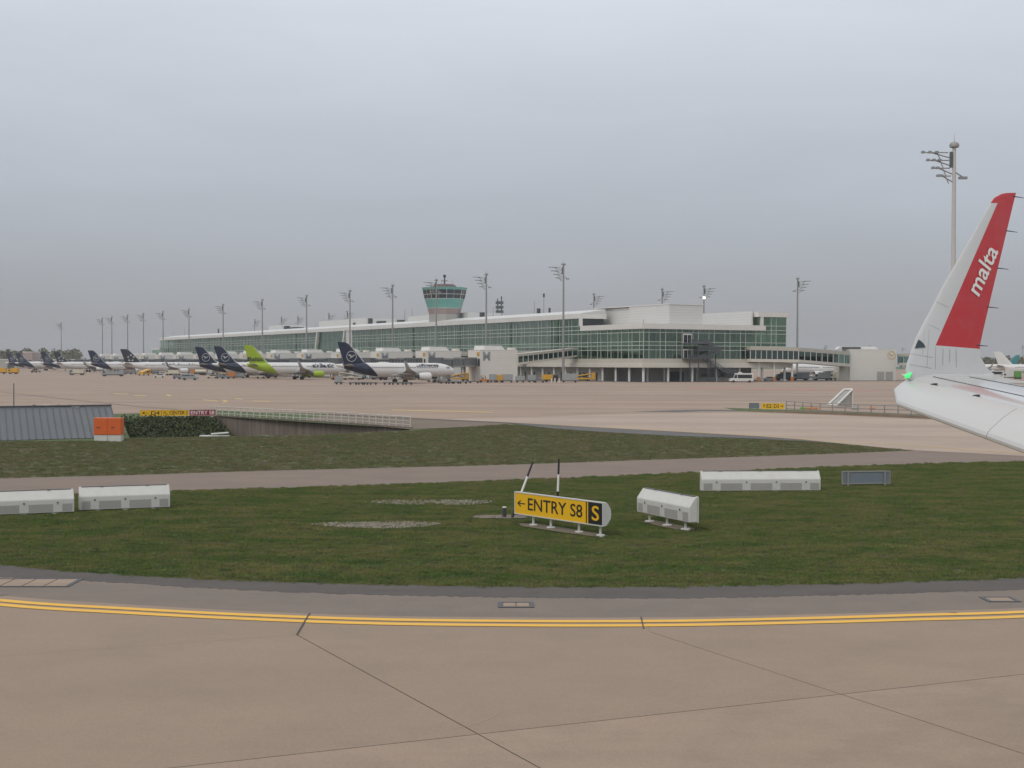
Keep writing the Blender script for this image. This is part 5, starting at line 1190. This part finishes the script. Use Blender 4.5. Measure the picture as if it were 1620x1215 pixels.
veh(v_container, 536, 608.3, 5, 'pale container on a dolly standing out on the open apron', GV, 'cont', 2.2, 1.7)
veh(v_loader, 553, 601.2, 185, 'white loader under the nearest navy tail', GV, 'crea_v')
veh(v_truck, 565, 600.5, 170, 'pale blue truck under the nearest navy tail', GV, 'slate', 6, 2.6, 'whit_v')
veh(v_truck, 600, 600.5, 170, 'grey truck seen beneath the nearest jet belly', GV, 'grey_v', 6, 1.8)
for x_ in (561, 570, 580, 588, 615, 623, 636, 644, 704, 712, 722, 731): veh(v_cart, x_, 609.0 if x_ < 650 else 607.3, 5, 'empty flat dolly in the line in front of the nearest jet', 'empty flat dollies', 'dark', False)
veh(v_tug, 698, 605.3, 190, 'white pushback tug at the nose gear of the nearest jet', GV, 'whit_v')
veh(v_cart, 684, 604.5, 30, 'pale covered cart beside the nearest jet engine', GV, 'whit_v')
veh(v_loader, 726, 603, 5, 'big yellow loader beneath the nearest jet nose', GV, 'yell_v')
veh(v_tractor, 766, 605.5, 5, 'orange tractor in front of the clear gate building', GV, 'oran_v')
veh(v_cart, 750, 606.5, 5, 'empty flat dolly just left of the orange tractor', GV, 'dark', False)
veh(v_container, 780, 605.3, 5, 'grey container left of the yellow one by the gate building', GV, 'cont', 2.2, 1.9)
veh(v_container, 789.5, 605.3, 5, 'yellow container between grey ones by the gate building', GV, 'yell_v', 2.2, 1.7)
veh(v_container, 802, 605.3, 5, 'large grey container right of the yellow one', GV, 'cont', 3.6, 1.9)
veh(v_container, 823, 605.3, 5, 'low grey container below the glazed corridor start', GV, 'cont', 2.8, 1.3)
veh(v_container, 841, 605.0, 5, 'grey container below the middle of the climbing corridor', GV, 'cont', 2.4, 1.6)
veh(v_cart, 853, 605.6, 5, 'empty flat dolly below the middle of the climbing corridor', GV, 'dark', False)
veh(v_truck, 871, 604.6, 5, 'yellow and dark truck left of the big grey container', GV, 'yell_v', 5, 2.3, 'dark')
veh(v_container, 901, 605.2, 3, 'biggest grey container standing at the foot of the mast', GV, 'cont', 4.6, 2.1)
veh(v_loader, 924, 603.2, 5, 'yellow loader right of the biggest grey container', GV, 'yell_v')
for x_ in (872.5, 878, 884.5):
    p = G(x_, 605.6); r = thing('barrier_post', 'white post in the short line beside the biggest grey container', 'post', (p.x, p.y, .036), 0, 'white posts by the container'); MB().tube((0, 0, 0), (0, 0, 1.35), .2, .17, 8).build('body', M['whit_v'], r); MB().tube((0, 0, 1.35), (0, 0, 1.5), .19, .1, 8).build('cap', M['dark'], r)
veh(v_van, 1172.5, 605.2, 184, 'white minibus with dark windows in front of the terminal end', GV, 'whit_v', 7.4, 2.9)
for x_, y_, fn, m, lb in ((1216, 602.5, v_car, 'whit_v', 'white car parked between the first two corridor columns'), (1240, 602, v_truck, 'dark', 'dark truck between the corridor columns'), (1266, 602, v_truck, 'slate', 'slate coloured truck right of the last corridor column'), (1282, 601.5, v_car, 'whit_v', 'white car under the sloping part of the corridor'), (1300, 602, v_truck, 'grey_v', 'grey truck under the sloping part of the corridor'), (1323, 601.5, v_truck, 'crea_v', 'cream truck beside the emblem gate building')):
    veh(fn, x_, y_, 180+rnd.uniform(-8, 8), lb, GV, m)
veh(v_van, 1571, 597, 184, 'white bus with dark windows beside the winglet base', GV, 'whit_v', 9, 3.0)
veh(v_truck, 1600, 599.5, 180, 'white truck with high box body beyond the wing', GV, 'whit_v', 8, 4.2)
veh(v_container, 1610, 599.8, 180, 'green container beside the high white truck', GV, 'green_v', 2.6, 2.6)
veh(v_truck, 1556, 593, 180, 'dark truck seen past the winglet base', GV, 'darkg', 8, 3.0)

# ------------------------------------------------------------------ far hangars and woods
def hall(label, x0, x1, D_, h, m, dp=30):
    a, b = XY(x0, D_), XY(x1, D_); r = thing('hangar', label, 'hangar', (a, D_, 0)); MB().box(0, b-a, 0, dp, 0, h).build('wall', M[m], r); MB().box(-.3, b-a+.3, -.3, dp+.3, h+.003, h+.6).build('roof', M['fascia'], r)
    n_ = max(2, int((b-a)/9))
    for i in range(n_):
        if i % 3 == 1: MB().box((i+.2)*(b-a)/n_, (i+.8)*(b-a)/n_, -.08, -.01, .1, h*.55).build('gate', M['dark'], r)
hall('long low pale hangar behind the far jets', -120, 118, 1160, 7.5, 'panel_g')
hall('beige block standing on end among the far jets', 36, 51, 1145, 13.5, 'tower_b', 20)
hall('low pale shed behind the jets at the far terminal end', 118, 240, 1190, 4.5, 'panel_g')
hall('low grey hall beyond the wing', 1545, 1720, 1000, 3.5, 'panel_g')
def wood(name, label, x0, x1, D0, D1, h0, h1, n, m='leaf'):
    mb = MB()
    for k in range(n):
        D_ = rnd.uniform(D0, D1); X_ = XY(rnd.uniform(x0, x1), D_); h = rnd.uniform(h0, h1); rx = h*rnd.uniform(.28, .42); tone = 1
        mb.tube((X_, D_, 0), (X_, D_, h*.6), .35, .15, 5)
        for j in range(120):
            u = rnd.uniform(0, 6.283); cz = rnd.uniform(-1, 1); rr = (1-abs(cz)**2.2)**.5*rnd.uniform(.35, 1.0)
            p = Vector((X_+rx*rr*math.cos(u), D_+rx*rr*math.sin(u), h*.58+h*.42*cz)); s_ = h*rnd.uniform(.03, .08)
            q = Matrix.Rotation(rnd.uniform(0, 6.3), 3, Vector((rnd.uniform(-1, 1), rnd.uniform(-1, 1), rnd.uniform(-1, 1))).normalized())
            mb.add([p+q @ Vector(c)*s_ for c in ((-1, 0, 0), (-.2, -.9, .2), (1, 0, 0), (.1, .8, -.2))], [(0, 1, 2, 3)])
    o = mb.build(name, M[m]); tag(o, label, 'woodland', kind='stuff')
wood('woodland', 'hazy woodland behind the far jets', -120, 122, 1230, 1420, 9, 18.5, 190)
wood('woodland', 'low line of far trees beyond the terminal', 100, 1560, 1850, 2000, 7, 11, 260)
wood('woodland', 'hazy woodland beyond the wing tip', 1535, 1760, 1100, 1250, 8, 13, 150)
wood('woodland', 'farther trees closing the view on the left', -500, -60, 1300, 1600, 13, 19, 120)

# ------------------------------------------------------------------ own wing with winglet and slat
aft = Vector((.872, .489, 0)); spn = Vector((-.489, .872, 0))
D0w = 19.0
LE0 = at(1446, 606, D0w)
WGL = (spn*math.sin(R(8))+Vector((0, 0, 1))*math.cos(R(8))).normalized()     # up along the winglet
WN = aft.cross(WGL).normalized()
P0w = at(1434, 592, D0w)
def on_wl(x, y):
    d = ray(x, y); return CO+d*((P0w-CO).dot(WN)/d.dot(WN))
def loc2(x, y):
    p = on_wl(x, y)-P0w; return p.dot(aft), p.dot(WGL)
wing = thing('aircraft_wing', 'white wing tip with red upswept winglet and drooped front slat', 'wing', tuple(P0w))
stw = [((1447, 605.5), (1640, 606)), ((1440, 602), (1606, 601.5)), ((1435.5, 597), (1586, 597)), ((1434, 592), (1572, 591.5)), ((1432.5, 583), (1560, 580)), ((1436, 570), (1552, 566)), ((1449, 533.5), (1550, 548)), ((1462, 508), (1556, 520)), ((1469, 496), (1561.7, 496)), ((1493, 449), (1572, 452)), ((1530, 386), (1586.5, 392)), ((1551, 349.5), (1596, 352)), ((1566.5, 322), (1603, 323)), ((1573, 313), (1605.5, 313)), ((1584, 306.8), (1607.3, 306)), ((1592, 305.3), (1607.5, 305))]
# frame whose x is aft and z is up along the winglet
FR = Matrix((( aft.x, -WN.x, WGL.x), (aft.y, -WN.y, WGL.y), (aft.z, -WN.z, WGL.z)))
bl = two_tone('winglet_paint', (.60, .60, .59), (.50, .018, .022), [(1, 0, 0, 0)], .22, .05)
m, t, b = new_mat('winglet_red_and_white'); v = objc(t); b.inputs['Roughness'].default_value = .22
a0, a1 = loc2(1577.5, 321.5), loc2(1478, 547); c0, c1 = loc2(1478, 546.8), loc2(1549, 552); e0, e1 = loc2(1560, 321.5), loc2(1590, 321.5)
def lineplane(p, q):     # positive to the right of p->q drawn downwards
    dx, dz = q[0]-p[0], q[1]-p[1]; nx_, nz_ = -dz, dx; l = math.hypot(nx_, nz_); nx_, nz_ = nx_/l, nz_/l; return (nx_, 0, nz_, -(nx_*p[0]+nz_*p[1]))
redmask = half_mask(t, v, [lineplane(a0, a1), lineplane(c0, c1) if lineplane(c0, c1)[2] > 0 else tuple(-k for k in lineplane(c0, c1))])
l3 = lineplane(e0, e1); l3 = l3 if l3[2] > 0 else tuple(-k for k in l3)
capm = half_mask(t, v, [l3]); mx_ = node(t, 'ShaderNodeMath', operation='MAXIMUM'); t.links.new(redmask, mx_.inputs[0]); t.links.new(capm, mx_.inputs[1])
cc = mixc(t, mx_.outputs[0], (.56, .565, .565), (.47, .016, .022))
# rows of fasteners and faint grime
f_ = noise(t, v, 2.5, 6, .7, .45, .8); fm = node(t, 'ShaderNodeMath', operation='MULTIPLY'); t.links.new(f_, fm.inputs[0]); fm.inputs[1].default_value = .12
cc = mixc(t, fm.outputs[0], cc, (.30, .28, .26)); t.links.new(cc, b.inputs['Base Color']); M['winglet'] = m
wl_mb = MB(); rings = []
for (l, r_) in stw:
    L2 = loc2(*l); T2 = loc2(*r_); ch = T2[0]-L2[0]
    rings.append([Vector((L2[0]+(T2[0]-L2[0])*c, h*.05*ch*.6, L2[1]+(T2[1]-L2[1])*c)) for c, h in AF])
wl_mb.loft(rings)
wl_o = wl_mb.build('winglet', M['winglet'], wing, smooth=45)
wl_o.matrix_local = FR.to_4x4()
tipx = lambda x, y: loc2(x, y)
# lettering along the winglet
b0 = Vector(loc2(1547.5, 470.5)); b1 = Vector(loc2(1579.5, 398)); up2 = (Vector(loc2(1531.5, 461.5))-b0)*1.35; 
# baseline direction b0->b1, letters rise towards the leading edge
mb = MB(); text(mb, 'malta', lambda u, v_: (b0.x+(b1.x-b0.x)*u+up2.x*v_, -.062 if False else 0, b0.y+(b1.y-b0.y)*u+up2.y*v_),  .016, .15)
mb.v = [(x, -.0+y, z) for x, y, z in mb.v]
LET = mb
def foil_half(x, z):     # half thickness of the winglet at (aft, up)
    for (l0, r0), (l1, r1) in zip(stw[:-1], stw[1:]):
        A0, B0, A1, B1 = loc2(*l0), loc2(*r0), loc2(*l1), loc2(*r1); z0, z1 = (A0[1]+B0[1])/2, (A1[1]+B1[1])/2
        if z0 <= z <= z1:
            f = (z-z0)/(z1-z0); le = A0[0]+(A1[0]-A0[0])*f; te = B0[0]+(B1[0]-B0[0])*f; c = (x-le)/(te-le); ch = te-le
            for (ca, ha), (cb, hb_) in zip(AF[:7], AF[1:8]):
                if ca <= c <= cb: return (ha+(hb_-ha)*(c-ca)/(cb-ca))*.03*ch
    return .02
# which side of the winglet faces the camera
side = 1 if (FR @ Vector((0, 1, 0))).dot(CO-P0w) > 0 else -1
AFS = side
LET.v = [(x, side*(foil_half(x, z)*(1 if side > 0 else .65)+.008), z) for x, y, z in LET.v]
lo_ = LET.build('lettering', M['whitel'], wl_o)
# wing panel inboard of the winglet
WG = MB(); st_ = []
for k in range(16):
    f = k/15; ins = 13.0*f
    le = LE0-spn*ins-aft*(ins*.50)+Vector((0, 0, -.088*ins)); ch = 1.55+ins*.165
    te = le+aft*ch+Vector((0, 0, .03+ .0*ins)); st_.append((le-P0w, te-P0w, .12*ch*.9, (0, 0, 1)))
tip = []
for f, up_ in ((0, .02), (.5, .06), (1, .15)):
    le = LE0.lerp(P0w+aft*.02, f)+spn*(.12*f); te = LE0+aft*1.55+Vector((0, 0, .03))+(on_wl(1572, 594)-(LE0+aft*1.55))*f; tip.append((le-P0w, te-P0w, .12*1.3*(1-.4*f), (Vector((0, 0, 1))*(1-f)-WN*f*(1 if WN.z*0+WN.dot(CO-P0w) < 0 else -1)).normalized()))
foil(WG, tip[::-1]+st_[1:])
M['wingskin'] = paint('wing_upper_paint', (.50, .50, .49), .14, 0, .16, 1.2, (.34, .33, .31))
M['slatskin'] = paint('slat_polished_paint', (.53, .525, .505), .3, 0, .10, 1.5, (.40, .38, .35))
wg_o = WG.build('wing_panel', M['wingskin'], wing, smooth=45)
# red reflection is left to the renderer; seams, dischargers, lamp
SP = [(-.03, .030), (-.12, -.003), (-.24, -.062), (-.34, -.122), (-.43, -.180), (-.468, -.212), (-.488, -.245), (-.486, -.272), (-.455, -.290), (-.38, -.285), (-.25, -.215), (-.13, -.11), (-.03, .008)]
def slat(i0, i1, gap):
    rings = []
    for k in range(7):
        ins = i0+gap+(i1-i0-2*gap)*k/6; le = LE0-spn*ins-aft*(ins*.50)+Vector((0, 0, -.088*ins)); sc_ = 1.0+.03*ins
        if ins < .35: sc_ *= .72+.8*ins
        rings.append([le-P0w+aft*(a*sc_)+Vector((0, 0, (h+.02)*sc_)) for a, h in SP])
    return MB().loft(rings).build('slat', M['slatskin'], wing, smooth=14)
slat(-.22, 3.15, .0); slat(3.15, 7.2, .012); slat(7.2, 11.5, .012)
for ins in (.7, 2.0, 4.4):       # dark slat track slots
    le = LE0-spn*ins-aft*(ins*.5)+Vector((0, 0, -.088*ins))-P0w
    MB().hexa([le+aft*a+spn*b_+Vector((0, 0, z)) for a, b_, z in ((-.03, -.03, .04), (.03, -.03, .05), (.03, .03, .05), (-.03, .03, .04), (-.03, -.03, .062), (.03, -.03, .072), (.03, .03, .072), (-.03, .03, .062))]).build('track_slot', M['dark'], wing)
# navigation light: green lens at the front foot of the winglet, with dark window above
lens = MB(); ps = [loc2(1435, 598.5), loc2(1434, 593.5), loc2(1437, 590), loc2(1439.5, 589.5), loc2(1437, 594.5)]
lens.add([(p_[0], side*.045, p_[1]) for p_ in ps]+[(p_[0]-.01, -side*.03, p_[1]) for p_ in ps], [(0, 1, 2, 3, 4), (9, 8, 7, 6, 5)]+[(i, (i+1) % 5, 5+(i+1) % 5, 5+i) for i in range(5)])
lens.build('navigation_light', emit('green_navigation_light', (.10, 1.0, .28), .3), wl_o)
win = MB(); ps = [loc2(1445.5, 551.5), loc2(1449, 543), loc2(1451.5, 537.5), loc2(1454, 539), loc2(1459, 544.5), loc2(1461.5, 550)]
win.add([(p_[0], side*(foil_half(p_[0], p_[1])*(1 if side > 0 else .65)+.012), p_[1]) for p_ in ps], [tuple(range(len(ps)))]); win.build('light_window', M['tower_w'], wl_o)
for (xa, ya) in ((1604, 310.6), (1593, 365), (1578.5, 424), (1562.5, 485.5), (1546, 546)):
    p_ = loc2(xa, ya); MB().tube((p_[0]-.02, 0, p_[1]), (p_[0]+.22, 0, p_[1]-.012), .009, .004, 6).build('static_discharger', M['dark'], wl_o)
for (pa, pb) in (((1478, 551), (1477, 583)), ((1490, 553), (1489, 577)), ((1500.5, 554), (1500, 572)), ((1511, 554), (1511, 580)), ((1463, 512), (1483, 521)), ((1441, 560), (1472, 566)), ((1462, 520), (1457, 560)), ((1468, 522), (1464, 580)), ((1438, 577), (1470, 583)), ((1481, 478), (1497, 486))):
    A_, B_ = Vector(loc2(*pa)), Vector(loc2(*pb)); mb = MB(); nn_ = int((B_-A_).length/.026)
    for i in range(nn_+1):
        q = A_.lerp(B_, i/max(1, nn_)); y_ = side*(foil_half(q.x, q.y)*(1 if side > 0 else .65)+.003); mb.tube((q.x, y_-side*.004, q.y), (q.x, y_+side*.001, q.y), .0055, None, 6)
    mb.build('fastener_row', M['grey'], wl_o)
# panel seam lines on the skin (thin raised sealant)
def seam(f0, f1, c0_, c1_):
    mb = MB(); prev = None
    for k in range(13):
        ins = f0+(f1-f0)*k/12; c = c0_+(c1_-c0_)*k/12; le = LE0-spn*ins-aft*(ins*.50)+Vector((0, 0, -.088*ins)); ch = 1.55+ins*.165
        h = 0
        for (ca, ha), (cb, hb_) in zip(AF[:7], AF[1:8]):
            if ca <= c <= cb: h = (ha+(hb_-ha)*(c-ca)/(cb-ca))*.6*.12*ch*.9
        p_ = le+aft*(ch*c)+Vector((0, 0, .03*c+h+.003))-P0w
        if prev is not None: mb.tube(prev, p_, .005, None, 5)
        prev = p_
    mb.build('panel_seam', M['dark'], wing)
seam(.15, 6, .18, .18); seam(.15, 6, .62, .62)

# ------------------------------------------------------------------ grass blades
def tuft(name, n_, h, m, spread):
    mb = MB()
    for k in range(n_):
        a = rnd.uniform(0, 6.283); r_ = spread*rnd.random()**.5; p = Vector((r_*math.cos(a), r_*math.sin(a), -.005)); d = Vector((rnd.uniform(-.5, .5), rnd.uniform(-.5, .5), 1)); hh_ = h*rnd.uniform(.5, 1.15); w_ = Vector((math.cos(a+1.3), math.sin(a+1.3), 0))*.0055*h/.06
        mb.add([p-w_, p+w_, p+d*hh_*.6+w_*.6, p+d*hh_+Vector((d.x, d.y, 0))*hh_*.5, p+d*hh_*.6-w_*.6], [(0, 1, 2, 3, 4)])
    me = mb.mesh(name); me.materials.append(m); return me
def scatter(name, label, poly_px, tufts, density, smin, smax, seed, holes=()):
    me = bpy.data.meshes.new(name); pts = [G(x, y, .002) for x, y in poly_px]
    me.from_pydata([tuple(p) for p in pts], [], [tuple(range(len(pts)))])
    bm = bmesh.new(); bm.from_mesh(me); bmesh.ops.triangulate(bm, faces=bm.faces)
    for f in bm.faces:
        if f.normal.z < 0: f.normal_flip()
    bm.to_mesh(me); bm.free()
    o = bpy.data.objects.new(name, me); link(o); tag(o, label, 'grass', kind='stuff')
    ng = bpy.data.node_groups.new(name, 'GeometryNodeTree'); ng.interface.new_socket('Geometry', in_out='INPUT', socket_type='NodeSocketGeometry'); ng.interface.new_socket('Geometry', in_out='OUTPUT', socket_type='NodeSocketGeometry')
    nn = ng.nodes; lk = ng.links; gi = nn.new('NodeGroupInput'); go = nn.new('NodeGroupOutput'); join = nn.new('GeometryNodeJoinGeometry')
    for k, tf in enumerate(tufts):
        dp = nn.new('GeometryNodeDistributePointsOnFaces'); dp.inputs['Density'].default_value = density/len(tufts); dp.inputs['Seed'].default_value = seed+k
        ip = nn.new('GeometryNodeInstanceOnPoints'); oi = nn.new('GeometryNodeObjectInfo'); oi.inputs['Object'].default_value = tf
        rr = nn.new('FunctionNodeRandomValue'); rr.data_type = 'FLOAT_VECTOR'; rr.inputs[0].default_value = (0, 0, 0); rr.inputs[1].default_value = (.15, .15, 6.283)
        rs_ = nn.new('FunctionNodeRandomValue'); rs_.data_type = 'FLOAT'; rs_.inputs[2].default_value = smin; rs_.inputs[3].default_value = smax
        lk.new(gi.outputs[0], dp.inputs['Mesh']); lk.new(dp.outputs['Points'], ip.inputs['Points']); lk.new(oi.outputs['Geometry'], ip.inputs['Instance'])
        lk.new(rr.outputs[0], ip.inputs['Rotation']); lk.new(rs_.outputs[1], ip.inputs['Scale']); lk.new(ip.outputs[0], join.inputs[0])
    lk.new(join.outputs[0], go.inputs[0])
    md = o.modifiers.new('scatter', 'NODES'); md.node_group = ng; return o
def tuft_obj(name, me, x):
    o = bpy.data.objects.new(name, me); p = G(300+150*x, 860) if x not in (3, 4) else G(300+150*x, 720); o.location = (p.x, p.y, 0); link(o); tag(o, 'single clump of blades standing in the mown verge', 'grass', kind='stuff'); return o
tA = tuft_obj('grass_clump', tuft('grass_clump', 40, .050, M['blade'], .12), 0)
tB = tuft_obj('grass_clump', tuft('grass_clump', 36, .060, M['blade'], .13), 1)
tC = tuft_obj('grass_clump', tuft('grass_clump', 30, .055, M['blade2'], .13), 2)
tD = tuft_obj('grass_clump', tuft('grass_clump', 34, .11, M['blade2'], .3), 3)
tE = tuft_obj('grass_clump', tuft('grass_clump', 34, .10, M['blade'], .3), 4)
M['blade3'] = leafmat('deep_green_blade', (.03, .058, .011), (.055, .085, .02))
M['blade4'] = leafmat('bright_green_blade', (.10, .16, .025), (.17, .20, .05))
tF = tuft_obj('grass_clump', tuft('grass_clump', 60, .10, M['blade3'], .16), 5)
tG = tuft_obj('grass_clump', tuft('grass_clump', 40, .10, M['blade4'], .13), 6)
def ragged(c, amp, step=5, lo=-1e9, hi=1e9):
    res = []
    for (xa, ya), (xb, yb_) in zip(c[:-1], c[1:]):
        n_ = max(1, int(abs(xb-xa)/step))
        for i in range(n_):
            f = i/n_; x = xa+(xb-xa)*f
            if lo <= x <= hi: res.append((x, ya+(yb_-ya)*f+rnd.uniform(-amp*.3, amp)))
    return res
ge = ragged([p for p in grass_edge if -120 <= p[0] <= 1760], 3.2); rl = ragged([p for p in road_l if -300 <= p[0] <= 1900], -1.6)
scatter('grass', 'mown green grass between the taxiway edge and the service road', ge+[(1760, 729.5)]+[p for p in rl[::-1] if -250 < p[0] < 1750]+[(-250, 797)], [tA, tA, tB, tC], 85, .55, 1.5, 3)
scatter('grass', 'darker and brighter clumps scattered through the green verge', ge+[(1760, 729.5)]+[p for p in rl[::-1] if -250 < p[0] < 1750]+[(-250, 797)], [tF, tG, tG], 1.6, .3, .8, 21)
scatter('grass', 'browner mown grass between the service road and the sunken bay', [p for p in road_u if -250 <= p[0] <= 1440]+[(1270, 698), (1080, 692), (950, 684), (870, 678), (800, 671.5), (655, 681.5), (560, 686), (500, 688.5), (443, 690), (345, 691.5), (200, 694), (150, 698), (-250, 702)], [tD, tD, tE], 14, .5, 1.0, 9)

# ------------------------------------------------------------------ haze
m = bpy.data.materials.new('haze'); m.use_nodes = True; t = m.node_tree
for n in list(t.nodes): t.nodes.remove(n)
o_ = node(t, 'ShaderNodeOutputMaterial'); pv = node(t, 'ShaderNodeVolumePrincipled'); pv.inputs['Color'].default_value = (.92, .95, 1, 1); pv.inputs['Density'].default_value = .00012; pv.inputs['Anisotropy'].default_value = .2
t.links.new(pv.outputs[0], o_.inputs['Volume'])
hz = MB().box(-2500, 2500, -70, 3100, -4, 50).build('haze', m); tag(hz, 'thin grey haze lying over the whole airfield', 'haze', kind='stuff')
